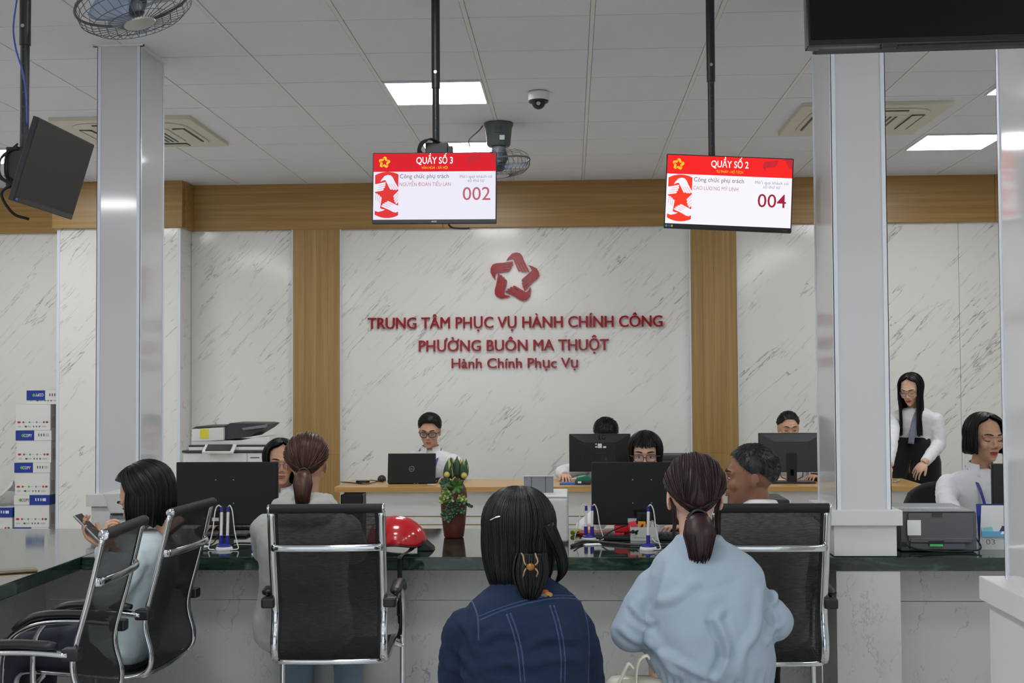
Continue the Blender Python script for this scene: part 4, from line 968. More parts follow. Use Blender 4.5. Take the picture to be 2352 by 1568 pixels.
M_lf4 = mat('leaf_lime_edge', rgb(186, 196, 128), rough=0.5); M_lf5 = mat('leaf_mid', rgb(86, 128, 66), rough=0.45, vary=.15, vscale=40)
random.seed(3); LM = {}
def leafset(c, n, L, W, mats, tilt, spread=1.0, bend=.5, az0=0.0, face=None):
    for i in range(n):
        a = az0+2*math.pi*i/n*spread+random.uniform(-.2, .2); el = tilt+random.uniform(-.18, .18); l = L*random.uniform(.8, 1.1)
        key = (round(L, 3), round(W, 3), mats[i % len(mats)].name)
        if key not in LM:
            o = leaf_mb(L, W, bend).build('leaf', mats[i % len(mats)], t, smooth=True); LM[key] = o.data
        else: o = newobj('leaf', LM[key], None, t)
        R = Matrix.Rotation(a, 3, 'Z') @ Matrix.Rotation(el, 3, 'X')
        if face is not None: R = face @ R
        o.location = c; o.rotation_euler = R.to_euler(); o.scale = (l/L,)*3
fr = RX(math.radians(80))
for cx, cz in ((-.030, .262), (-.008, .270), (.020, .272), (.044, .262)): leafset((cx, -.008, cz), 8, .085, .019, [M_lf2, M_lf1, M_lf1], .95)
for cx, cz in ((-.028, .292), (.052, .288)): MB().ell((cx, -.035, cz), (.014, .014, .015), 14, 10).build('bud', mat('bud_yellow', rgb(206, 190, 90), rough=0.5), t, smooth=True)
leafset((-.030, -.050, .255), 8, .046, .013, [M_lf3], .5, face=fr); leafset((.018, -.054, .240), 7, .055, .013, [M_lf5], .45, face=fr)
for i in range(9): MB().ell((.035+random.uniform(-.014, .014), -.05+random.uniform(-.006, .006), .266+random.uniform(-.01, .01)), .0065, 10, 8).build('berry', mat('berry', rgb(110, 36, 62), rough=0.4), t, smooth=True)
for cx, cz, n in ((-.040, .195, 6), (-.018, .200, 6), (-.045, .175, 5), (-.012, .180, 6), (-.030, .215, 5), (.040, .187, 6), (.052, .178, 5)):
    leafset((cx, -.068, cz), n, .027, .010, [M_lf4, M_lf2, M_lf5], .35, face=fr, az0=random.uniform(0, 2))
for i in range(16):
    leafset((random.uniform(-.03, .06), -.066+random.uniform(-.006, .004), random.uniform(.118, .175)), 6, .022, .007, [M_lf3, M_lf1], .45, face=fr, az0=random.uniform(0, 2))
for cx, cz in ((-.028, .115), (-.018, .098)): leafset((cx, -.066, cz), 8, .038, .010, [M_lf3], .4, face=fr)
for i in range(3): leafset((.066+.01*i, -.04, .155-.004*i), 6, .018, .006, [M_lf3], .6, face=fr)

# small things in front of the clerks
def keyboard(label, px, py, w=.42, d=.14, rot=0.0, m=None):
    p = on(px, py); t = thing('keyboard', label, 'keyboard', (p.x, p.y, CTOP), rot)
    MB().bb(-w/2, w/2, 0, d, .001, .018).build('base', m or M_black, t, bevel=.004)
    mb = MB()
    for r in range(5):
        for c in range(15): mb.bb(-w/2+.012+c*(w-.024)/15, -w/2+.012+(c+.85)*(w-.024)/15, .012+r*.024, .032+r*.024, .017, .024)
    o = mb.build('keys', M_dgrey, t); o['kind'] = 'stuff'; return t
keyboard('black keyboard beneath the left monitor', 545, 1222, d=.12)
keyboard('black keyboard tray beneath the right monitor with bangs clerk', 1470, 1241, .46, .09)
p = on(484, 1219); t = thing('computer_mouse', 'cream coloured computer mouse under the left clerk\'s hand', 'mouse', (p.x, p.y, CTOP+.013), .3)
MB().ell((0, 0, .012), (.03, .052, .024), 20, 12).build('shell', M_cream, t, smooth=True); MB().tube([(0, .018, .034), (0, .034, .030)], .004, 8).build('wheel', M_grey, t)
p = on(465, 1257); tag(MB().lathe([(.001, 0.001), (.026, .001), (.028, .004), (.018, .007), (.001, .008)], c=p, n=24).build('coaster', M_wplastic, None, smooth=SM), 'small white disc on the green counter left of the pens', 'coaster')
p = on(570, 1216); t = thing('paper_stack', 'loose white papers under the left monitor', 'papers', (p.x-.02, p.y, CTOP+.02), world=False)
for i in range(5): MB().box((.012*i-.02, .012*i, .002+.006*i), (.13, .09, .003), R=RZ(.25*math.sin(3*i)) @ RX(.2)).build('sheet', M_paper, t)
p = on(576, 1254); q = on(604, 1254); t = thing('small_box', 'small white and blue medicine-style box beside the grey hoodie', 'box', ((p.x+q.x)/2, p.y+.02, CTOP)); w_ = (q.x-p.x); h_ = atY(590, 1203, p.y).z-CTOP
MB().bb(-w_/2, w_/2, -.02, .02, 0, h_*.5).build('lower_band', M_blue, t); MB().bb(-w_/2, w_/2, -.02, .02, h_*.5, h_).build('body', M_wplastic, t)
MB().prism([(-.012, h_*.62), (.008, h_*.62), (.0, h_*.78)], lambda u, v, d: (u, d, v), -.0212, -.02).build('logo_mark', M_dgrey, t)
p = on(590, 1276); tag(MB().box(p+Vector((0, .015, .004)), (.05, .03, .006), R=RZ(.3)).build('eraser', M_wplastic, None, bevel=.001), 'small white slip at the counter edge beside the grey hoodie', 'slip')
# red and white boxes below the right monitor
p = on(1412, 1240); t = thing('pencil_cases', 'stack of two glossy red cases in front of the bangs clerk', 'case', (p.x+.035, p.y+.03, CTOP+.002))
for i in range(2): MB().box((.003*i, 0, .016+.031*i), (.078, .05, .029)).build('red_case', M_red, t, bevel=.006)
p = on(1448, 1242); q = on(1512, 1242); t = thing('card_box', 'open grey card box holding coloured notes beneath the right monitor', 'box', ((p.x+q.x)/2, p.y+.02, CTOP)); w_ = q.x-p.x
mb = MB(); mb.bb(-w_/2, w_/2, -.022, -.020, .001, .062); mb.bb(-w_/2, w_/2, .03, .032, .001, .07); mb.bb(-w_/2, -w_/2+.002, -.02, .03, .001, .065); mb.bb(w_/2-.002, w_/2, -.02, .03, .001, .065); mb.build('shell', M_lgrey, t)
words(t, 'printed_text', 'HUMAN GREEN', 0, .010, .012, M_cgreen, lambda u, v, d: (u, -.022-d, v), .0008, width=.09)
flat(t, 'logo_mark', [[(-.05+.007*math.cos(a), .042+.009*math.sin(a)) for a in np.linspace(0, 6.28, 14, endpoint=False)], [(-.036+.006*math.cos(a), .035+.007*math.sin(a)) for a in np.linspace(0, 6.28, 14, endpoint=False)]], M_black, lambda u, v, d: (u, -.022-d, v), .0008)
for i, cc in enumerate((rgb(226, 60, 80), rgb(240, 160, 60), rgb(225, 220, 210))): MB().box((-.05+.04*i, .002+.006*i, .060), (.035, .004, .05), R=RY(.2*i-.15)).build('note', mat('note%d' % i, cc, rough=.7), t)
MB().tube(smooth_path([(w_/2-.035, 0, .06), (w_/2-.03, 0, .085), (w_/2-.02, 0, .088), (w_/2-.014, 0, .06)], 5), .0018, 6).build('paper_clip', M_chrome, t, smooth=True)
p = on(1322, 1228); t = thing('highlighter', 'lime green highlighter lying beside the white printer', 'pen', (p.x, p.y+.02, CTOP+.012), 1.2)
MB().cyl((-.04, 0, 0), (.045, 0, 0), .011, 14).build('body', mat('lime', rgb(190, 214, 50), rough=.4), t, smooth=SM); MB().cyl((.045, 0, 0), (.06, 0, 0), .008, 12, .004).build('cap', M_dgrey, t, smooth=SM)
p = on(1395, 1232); tag(MB().bb(p.x-.13, p.x+.02, p.y+.02, p.y+.14, CTOP+.001, CTOP+.014).build('red_folder', mat('folder_red', rgb(150, 24, 34), rough=.5), None, bevel=.002, seg=1), 'flat dark red folder behind the middle pen pair', 'folder')
p = on(1360, 1252); tag(MB().box(p+Vector((0, .01, .003)), (.075, .05, .003), R=RZ(.2)).build('note_slip', M_paper, None), 'white slip of paper at the foot of the middle pen pair', 'slip')
cable('thick grey cable lying along the counter towards the white printer', [on(1312, 1256)+Vector((0, 0, .006)), on(1345, 1246)+Vector((0, 0, .007)), on(1400, 1250)+Vector((0, 0, .007)), on(1462, 1255)+Vector((0, 0, .007)), on(1540, 1254)+Vector((0, 0, .007))], .006, M_dgrey)
cable('thin black cable arching from the right monitor down to the counter', [atY(1478, 1192, 5.70), atY(1440, 1205, 5.62), atY(1400, 1222, 5.58), on(1370, 1247)+Vector((0, 0, .006)), on(1335, 1252)+Vector((0, 0, .006)), on(1318, 1262)+Vector((0, 0, .006))], .0032)
cable('second black cable hanging below the right monitor', [atY(1478, 1180, 5.70), atY(1476, 1205, 5.63), atY(1462, 1220, 5.60), atY(1445, 1222, 5.60), on(1422, 1238)+Vector((0, .05, .006))], .0045)
cable('white cord trailing from the single pen across the counter', [on(1494, 1240)+Vector((0, 0, .02)), on(1505, 1246)+Vector((0, 0, .004)), on(1525, 1252)+Vector((0, 0, .004)), on(1560, 1258)+Vector((0, 0, .004))], .0026, M_wplastic)
cable('thin black cable below the left monitor', [atY(520, 1190, 5.78), on(505, 1235)+Vector((0, 0, .03)), on(490, 1250)+Vector((0, 0, .006)), on(470, 1256)+Vector((0, 0, .012))], .003)
cable('black cable on the counter under the left monitor keyboard', [on(520, 1256)+Vector((0, .02, .006)), on(550, 1250)+Vector((0, 0, .006)), on(585, 1252)+Vector((0, .02, .006))], .004)
# black box behind the hoodie chair
p = atY(812, 1140, 5.9); t = thing('document_case', 'black open-topped case half hidden behind the hoodie woman\'s chair', 'case', (p.x, 5.9, CTOP))
w_ = .105; mb = MB(); H_ = atY(812, 1134, 5.9).z-CTOP
mb.bb(-w_/2, w_/2, -.05, -.046, 0, H_); mb.bb(-w_/2, w_/2, .046, .05, 0, H_+.004); mb.bb(-w_/2, -w_/2+.004, -.05, .05, 0, H_); mb.bb(w_/2-.004, w_/2, -.05, .05, 0, H_); mb.bb(-w_/2, w_/2, -.05, .05, 0, .004); mb.build('case_body', M_black, t)
# louvred grey printers (counter right of the man, and back desk)
def louvre_printer(label, x0, x1, Y, zb, ztp, d=.3):
    t = thing('printer', label, 'printer', ((x0+x1)/2, Y+d/2, zb), world=True)
    MB().bb(x0, x1, Y, Y+d, zb+.002, ztp).build('body', M_dgrey, t, bevel=.02, seg=4)
    for i in range(4): MB().bb(x0+.03, x1-.06, Y-.003, Y+.004, ztp-.035-.024*i, ztp-.028-.024*i).build('louvre', M_black, t)
    MB().bb(x1-.012, x1+.004, Y+.004, Y+d-.01, zb+.01, ztp-.006).build('side_panel', M_wplastic, t, bevel=.006)
    return t
louvre_printer('dark grey printer with louvres behind the grey haired man\'s chair', atY(1690, 1200, 5.55).x, atY(1818, 1200, 5.55).x, 5.55, CTOP, atY(1780, 1147, 5.55).z)
louvre_printer('grey printer with louvres on the back desk behind the bangs clerk', atY(1458, 1100, 8.9).x, atY(1585, 1100, 8.9).x, 8.9, DT, atY(1550, 1045, 8.9).z)
# phone on the left wing
p = on(38, 1313); t = thing('smartphone', 'gold smartphone lying on the left counter wing', 'phone', (p.x, p.y, CTOP), math.radians(-62))
MB().bb(-.037, .037, -.075, .075, .001, .010).build('body', mat('phone_gold', rgb(150, 130, 100), rough=.25, metal=.6), t, bevel=.003); MB().bb(-.034, .034, -.07, .07, .0098, .0108).build('glass', M_blackg, t)

# ------------------------------------------------------------------ things on the back desk
def od(x, y): return atZ(x, y, DT)
p = od(890, 1112); q = od(1000, 1112); Yl = p.y; zl = atY(945, 1041, Yl+.04).z; t = thing('laptop', 'open black laptop with round silver logo on the back desk', 'laptop', ((p.x+q.x)/2, Yl+.05, DT)); W_ = q.x-p.x
MB().bb(-W_/2, W_/2, -.02, .22, .001, .016).build('base', M_black, t, bevel=.003)
mb = MB(); hL = zl-DT; mb.prism([(-.052, .010), (-.045, .010), (-.008, hL), (-.015, hL)], lambda u, v, d: (d, u, v), -W_/2, W_/2); lidl = mb.build('lid', M_blackm, t, bevel=.002, seg=1)
zc = hL*.5; yc = -.052+(.037)*(zc-.01)/(hL-.01)-.0006; Rl = RX(math.radians(90)-math.atan2(.037, hL))
MB().tube([Vector((.018*math.cos(a), yc+.018*math.sin(a)*.16, zc+.018*math.sin(a))) for a in np.linspace(0, 2*math.pi, 28, endpoint=False)], .0013, 6, closed=True).build('logo_ring', M_steel, lidl, smooth=True)
words(lidl, 'logo_text', 'DELL', 0, zc-.0035, .010, M_steel, lambda u, v, d: (u, yc-.0004+(v-zc)*.16-d, v), .0004, width=.022)
p = od(877, 1104); t = thing('computer_mouse', 'black computer mouse beside the laptop', 'mouse', (p.x, p.y, DT)); MB().ell((0, 0, .012), (.032, .055, .032), 20, 12).build('shell', M_black, t, smooth=True); MB().tube([(0, -.02, .042), (0, -.035, .036)], .004, 8).build('wheel', M_dgrey, t)
p = od(834, 1108); t = thing('hard_drive', 'flat black device lying left of the laptop mouse', 'device', (p.x, p.y, DT), .1); MB().bb(-.05, .05, -.04, .04, .001, .018).build('case', M_blackg, t, bevel=.004); MB().bb(-.03, .03, -.041, -.039, .006, .012).build('port', M_dgrey, t)
cable('thin black cables tangled on the oak desk left of the laptop', [od(782, 1108)+Vector((0, 0, .005)), od(805, 1110)+Vector((0, 0, .005)), od(840, 1113)+Vector((0, 0, .005)), od(860, 1109)+Vector((0, 0, .006)), od(874, 1105)+Vector((0, 0, .006))], .003)
cable('second thin black cable on the oak desk left of the laptop', [od(790, 1110)+Vector((0, 0, .011)), od(830, 1112)+Vector((0, -.02, .011)), od(850, 1106)+Vector((0, 0, .011)), od(880, 1110)+Vector((0, 0, .011))], .003)
p = od(992, 1113); tag(MB().lathe([(.001, .001), (.036, .001), (.038, .004), (.001, .007)], c=p, n=22).build('coaster', M_wplastic, None, smooth=SM), 'small white disc beside the laptop on the back desk', 'coaster')
p = od(1005, 1106); t = thing('desk_phone', 'small black device between the laptop and the succulents', 'device', (p.x+.05, p.y, DT)); MB().bb(-.07, .05, -.03, .03, .001, .028).build('case', M_black, t, bevel=.006); MB().bb(-.05, .0, -.02, .02, .027, .032).build('key_pad', M_dgrey, t)
t, xc, Y, zb, zt_ = desk_monitor('black monitor on the back desk with white stickers, hiding a clerk', 1307, 1448, 996, 1083, 9.08, DT, bevelback=True)
for (x0, x1, y0, y1) in ((1373, 1382, 1018, 1028), (1367, 1371, 1018, 1020), (1367, 1372, 1024, 1027), (1385, 1392, 1024, 1028)): MB().bb(atY(x0, 1020, Y).x, atY(x1, 1020, Y).x, Y-.026, Y-.021, atY(1380, y1, Y).z, atY(1380, y0, Y).z).build('sticker', M_paper, t)
words(t, 'brand_text', 'LG', 0, 0, .05, M_blackg, lambda u, v, d: (u+(atY(1383, 1005, Y).x-t.location.x), -.0+(Y-.012-t.location.y)-d, v+atY(1380, 1009, Y).z-t.location.z), .004, width=.05)
MB().bb(atY(1384, 1053, Y).x, atY(1394, 1053, Y).x, Y-.026, Y-.021, atY(1380, 1057, Y).z, atY(1380, 1050, Y).z).build('blue_plug', M_blue, t)
t, xc, Y, zb, zt_ = desk_monitor('black monitor with wide stand on the back desk, hiding a tied-hair clerk', 1742, 1891, 994, 1084, 8.95, DT, bevelback=2, foot=.16)
MB().bb(xc-.012, xc+.012, Y-.032, Y-.029, DT+.055, DT+.10).build('cable_hole', M_blackg, t)
for s in (-1, 1): MB().tube(smooth_path([(xc+s*.08, Y-.01, zb+.01), (xc+s*.075, Y-.02, zb-.03), (xc+s*.04, Y-.02, zb-.05)], 5), .003, 6).build('cable', M_rubber, t, smooth=True)
p = od(1340, 1112); t = thing('document_tray', 'blue folder and dark trays with green folder beneath the stickered monitor', 'tray', (p.x, p.y, DT))
MB().box((-.06, .03, .006), (.22, .12, .008)).build('blue_folder', mat('folder_blue', rgb(40, 110, 190), rough=.5), t); MB().box((.06, .0, .02), (.24, .10, .018)).build('dark_tray', M_dgrey, t, bevel=.003)
MB().prism([(-.05, .03), (.08, .03), (.02, .06), (-.05, .045)], lambda u, v, d: (u, d, v), -.03, .05).build('green_folder', mat('folder_green', rgb(20, 130, 100), rough=.5), t)
MB().box((.085, -.02, .046), (.045, .03, .032)).build('orange_box', mat('box_orange', rgb(214, 140, 96), rough=.6), t); MB().bb(-.04, -.015, -.052, -.048, .012, .026).build('sticker', M_paper, t)
p = od(1652, 1108); t = thing('stapler', 'red and black stapler on the back desk beside the man\'s face', 'stapler', (p.x, p.y, DT), .5)
MB().prism([(-.05, .0), (.05, .0), (.05, .012), (-.05, .02)], lambda u, v, d: (u, d, v), -.014, .014).build('base', M_black, t, bevel=.003); MB().prism([(-.05, .03), (.055, .02), (.04, .05), (0, .085), (-.02, .06)], lambda u, v, d: (u, d, v), -.013, .013).build('arm', mat('stapler_red', rgb(120, 20, 30), rough=.4), t, bevel=.003)
p = od(1790, 1104); tag(MB().box(p+Vector((-.08, .02, .006)), (.30, .16, .010), R=RZ(.05)).build('paper_pad', M_paper, None), 'white paper pad behind the wide monitor stand', 'papers')
p = od(1880, 1105); t = thing('tape_dispenser', 'black gadget at the right end of the wide-stand monitor', 'device', (p.x-.0, p.y+.05, DT)); MB().box((0, 0, .03), (.09, .07, .058)).build('case', M_black, t, bevel=.008); MB().box((-.05, -.02, .012), (.05, .05, .02)).build('foot', M_dgrey, t, bevel=.004)
p = od(2056, 1108); t = thing('key_ring', 'small bunch of metal keys at the right end of the oak desk', 'keys', (p.x, p.y, DT))
for i in range(3): MB().tube([(.018*math.cos(a)+.012*i, .018*math.sin(a), .006+.006*i) for a in np.linspace(0, 2*math.pi, 16, endpoint=False)], .003, 6, closed=True).build('key', M_steel, t, smooth=True)
# clerk chairs behind
t = thing('swivel_chair', 'black padded swivel chair between the desk end and the far right woman', 'chair', (atY(2148, 1120, 7.1).x, 7.1, 0))
def padsh(u, v):
    w = .20*(1-.25*max(0, v-.6)/.4); a = (u-.5)*2; return (a*w, .03*a*a*-1-.02*math.sin(math.pi*v), .52+v*.40-.05*max(0, v-.6)*a*a*3)
MB().grid(padsh, 14, 14).build('backrest', M_blackm, t, smooth=True, sol=.045); MB().box((0, -.22, .47), (.44, .44, .07)).build('seat', M_blackm, t, bevel=.03, seg=3)
MB().cyl((0, -.2, .12), (0, -.2, .45), .03, 16).build('gas_lift', M_black, t, smooth=SM); MB().box((0, .03, .5), (.05, .02, .2)).build('back_bar', M_black, t)
for k in range(5):
    a = 2*math.pi*k/5; MB().tube([(0, -.2, .12), (.27*math.cos(a), -.2+.27*math.sin(a), .075)], [.025, .016], 10).build('base_leg', M_black, t, smooth=True); MB().ell((.27*math.cos(a), -.2+.27*math.sin(a), .03), .03, 12, 8).build('castor', M_black, t, smooth=True)
# ------------------------------------------------------------------ people
from mathutils.bvhtree import BVHTree
M_skin = mat('skin', rgb(206, 160, 132), rough=0.5, spec=0.35, vary=0.05, vscale=30); M_skin_tan = mat('skin_tan', rgb(142, 99, 78), rough=0.5, spec=0.35, vary=0.06, vscale=30); M_skin_pale = mat('skin_pale', rgb(220, 178, 152), rough=0.5, spec=0.35, vary=0.04, vscale=30)
M_eyew = mat('eye_white', rgb(225, 220, 216), rough=0.25); M_iris = mat('iris', rgb(28, 20, 17), rough=0.2); M_lash = mat('lash', rgb(24, 19, 18), rough=0.6)
M_lip = mat('lips', rgb(178, 96, 88), rough=0.4); M_lipred = mat('lips_red', rgb(176, 48, 52), rough=0.35)
H_black = hairmat('hair_black', rgb(9, 9, 10), rgb(24, 23, 24)); H_brown = hairmat('hair_brown', rgb(48, 27, 20), rgb(88, 52, 36)); H_burg = hairmat('hair_burgundy', rgb(28, 15, 16), rgb(56, 30, 31)); H_grey = hairmat('hair_greying', rgb(12, 12, 12), rgb(64, 64, 64)); H_dkb = hairmat('hair_dark_brown', rgb(17, 14, 13), rgb(40, 32, 28))
C_white = cloth('white_shirt', rgb(226, 227, 230), weave=.1); C_grey = cloth('grey_hoodie', rgb(168, 168, 162), weave=.3, scale=500); C_pale = cloth('pale_green_jacket', rgb(196, 212, 216), weave=.12)
C_denim = cloth('denim', rgb(25, 40, 66), sheen=0.0, weave=.45, scale=900, vary=.25, vscale=26); C_dseam = cloth('denim_seam', rgb(50, 70, 104), weave=.6, scale=400, vary=.45, vscale=90); C_dseam2 = cloth('denim_seam_dark', rgb(34, 54, 92), weave=.6, scale=400, vary=.3, vscale=90)
C_blue = cloth('light_blue_nylon', rgb(154, 171, 186), sheen=0.0, rough=.6, weave=.06, vary=.04); C_jean = cloth('dark_jeans', rgb(44, 48, 60), weave=.3); C_ljean = cloth('light_jeans', rgb(120, 140, 156), weave=.3); C_black = cloth('black_cloth', rgb(22, 22, 24), weave=.15); C_gshirt = cloth('grey_shirt', rgb(186, 186, 186), weave=.15)
M_glassf = mat('rose_gold_frame', rgb(150, 110, 96), rough=.25, metal=.8); M_lens = mat('spectacle_lens', rgb(120, 110, 190), rough=.05)
M_lens.node_tree.nodes['Principled BSDF'].inputs['Alpha'].default_value = .25
M_lensc = mat('clear_lens', rgb(200, 205, 215), rough=.05); M_lensc.node_tree.nodes['Principled BSDF'].inputs['Alpha'].default_value = .15

def frame_from(d, n):
    d = Vector(d).normalized(); n = Vector(n); n = (n-d*n.dot(d)).normalized(); return d, n, d.cross(n)
def add_hand(mb, wrist, d, n, side, curl=.5, spread=.08, thumb=.6):
    """d: direction of the fingers, n: palm normal, side: +1 thumb towards d x n"""
    w = Vector(wrist); d, n, b = frame_from(d, n); b = b*side
    R = Matrix((b, d, n)).transposed()
    mb.tube([w-d*.03, w+d*.005], [.024, .026], 12, flat=(1, 1))
    mb.ell(w+d*.045, (.038, .050, .015), 16, 10, R=R); mb.ell(w+d*.06+b*.002, (.038, .034, .013), 16, 10, R=R)
    mb.ell(w+d*.028+b*.022+n*.006, (.016, .030, .013), 12, 8, R=R)
    for i, (o, L, r) in enumerate(((.029, .068, .0078), (.0095, .076, .008), (-.0105, .071, .0077), (-.029, .056, .0068))):
        p = w+d*(.083-.006*abs(i-1.2))+b*o; ang = 0.12; pts = [p-d*.02, p]; rad = [r*1.1, r*1.08]
        for k, f in enumerate((.45, .31, .24)):
            ang += curl*(.55, .75, .55)[k]; dirv = d*math.cos(ang)+n*math.sin(ang)+b*(o/.029*spread)
            p = p+dirv.normalized()*(L*f); pts.append(p); rad.append(r*(1-.09*(k+1)))
        mb.tube(pts, rad, 8); mb.ell(pts[-1], rad[-1], 8, 6)
    p = w+d*.022+b*.030+n*.004; pts = [p-d*.012-b*.01, p]; rad = [.0125, .0115]; a = thumb
    for k, L in enumerate((.036, .027)):
        dirv = (d*math.cos(a)+b*math.sin(a)*.8+n*(.35+.4*curl*k)).normalized(); p = p+dirv*L; pts.append(p); rad.append(.0100-.0014*k); a -= .25
    mb.tube(pts, rad, 8); mb.ell(pts[-1], rad[-1], 8, 6)

def head_mb(fem=True):
    mb = MB(); j = .93 if fem else 1.04
    mb.ell((0, -.012, .026), (.073, .091, .086), 28, 18)
    mb.loft([(0, .010, .05, .060, .070), (0, .013, .03, .066, .076), (0, .016, 0, .066, .073), (0, .020, -.03, .063*j, .071), (0, .025, -.06, .055*j, .066), (0, .033, -.085, .043*j, .056), (0, .045, -.103, .027*j, .038), (0, .05, -.111, .012, .02)], 32)
    mb.tube(smooth_path([(-.052, .066, .016), (-.030, .083, .023), (0, .087, .020), (.030, .083, .023), (.052, .066, .016)], 4), .0085, 10)
    mb.tube([(0, .084, .012), (0, .094, -.010), (0, .103, -.026), (0, .104, -.034)], [.006, .0075, .0105, .0105], 12)
    for s in (-1, 1):
        mb.ell((s*.0125, .094, -.0365), (.0085, .010, .0075), 12, 8); mb.ell((s*.036, .061, -.028), (.024, .027, .026), 16, 10)
        mb.ell((s*.031, .0745, .002), (.0175, .0095, .0105), 16, 10)
        mb.ell((s*.0735, -.006, -.012), (.0075, .017, .030), 12, 10, R=RZ(s*.45)); mb.tube([(s*.079, -.014+.014*math.cos(a), -.010+.024*math.sin(a)) for a in np.linspace(-.6, 3.6, 12)], .0042, 6)
    mb.ell((0, .083, -.063), (.024, .0135, .015), 16, 10); mb.ell((0, .074, -.097), (.021*j, .017, .014), 14, 10)
    mb.tube([(0, -.010, -.05), (0, -.018, -.11), (0, -.030, -.175)], [.052*j, .050*j, .058*j], 24)
    return mb
HEADS = {}
def head_mesh(fem):
    if fem not in HEADS: HEADS[fem] = remesh(head_mb(fem), .0042, 3, .5)
    return HEADS[fem]

def arm_default(s, N): return (Vector((s*.22, .02, N.z-.30)), Vector((s*.14, .22, N.z-.28)))
def wrinkle(me, amp, sc, seed=0.0, stretch=(1, 1, 1)):
    me.update(); nrm = [v.normal.copy() for v in me.vertices]
    for v, n in zip(me.vertices, nrm):
        p = Vector((v.co.x*sc*stretch[0]+seed, v.co.y*sc*stretch[1], v.co.z*sc*stretch[2]))
        a = mnoise.noise(p); b = mnoise.noise(p*2.3+Vector((7, 3, 1)))
        v.co += n*(amp*((1-2*abs(a))*.7+.3*(1-2*abs(b))-.35))
    me.update()

def scalp(az, el, th):
    ce = math.cos(el); return Vector(((.076+th)*ce*math.sin(az), -.012+(.094+th)*ce*math.cos(az), .026+(.089+th)*math.sin(el)))
def lerp(a, b, t): return a+(b-a)*t
def densify(pix, k=6): return [(p.x, p.y) for p in smooth_path([(a, b, 0) for a, b in pix], k)]
def ridge_press(me, L, ridges, Yr, gain=.8, wide=1.25):
    me.update(); nr = [v.normal.copy() for v in me.vertices]
    for px, a, w in ridges:
        pl = [(q.x, q.z) for q in (L(atY(x, y, Yr)) for x, y in densify(px, 5))]; w2 = w*wide; xs = [p[0] for p in pl]; zs = [p[1] for p in pl]; n2 = len(pl)
        for v, n in zip(me.vertices, nr):
            if n.y > .35 or not (min(xs)-3*w2 < v.co.x < max(xs)+3*w2 and min(zs)-3*w2 < v.co.z < max(zs)+3*w2): continue
            d = 9.0; i = 0; zq = 0.0
            for k in range(n2-1):
                ax, az = pl[k]; bx, bz = pl[k+1]; dx, dz = bx-ax, bz-az; tt = max(0, min(1, ((v.co.x-ax)*dx+(v.co.z-az)*dz)/(dx*dx+dz*dz+1e-12)))
                dd = math.hypot(v.co.x-ax-dx*tt, v.co.z-az-dz*tt)
                if dd < d: d = dd; i = k+tt; zq = az+dz*tt
            if d < 3*w2:
                e = .35+.65*math.sin(math.pi*min(1, (i+.3)/n2)); below = 1 if v.co.z < zq else .25
                v.co += n*(gain*a*e*(math.exp(-(d/w2)**2)-.55*below*math.exp(-((d-1.5*w2)/(w2*.7))**2)))
    me.update()
def interp(x, xs, ys): return float(np.interp(x, xs, ys))

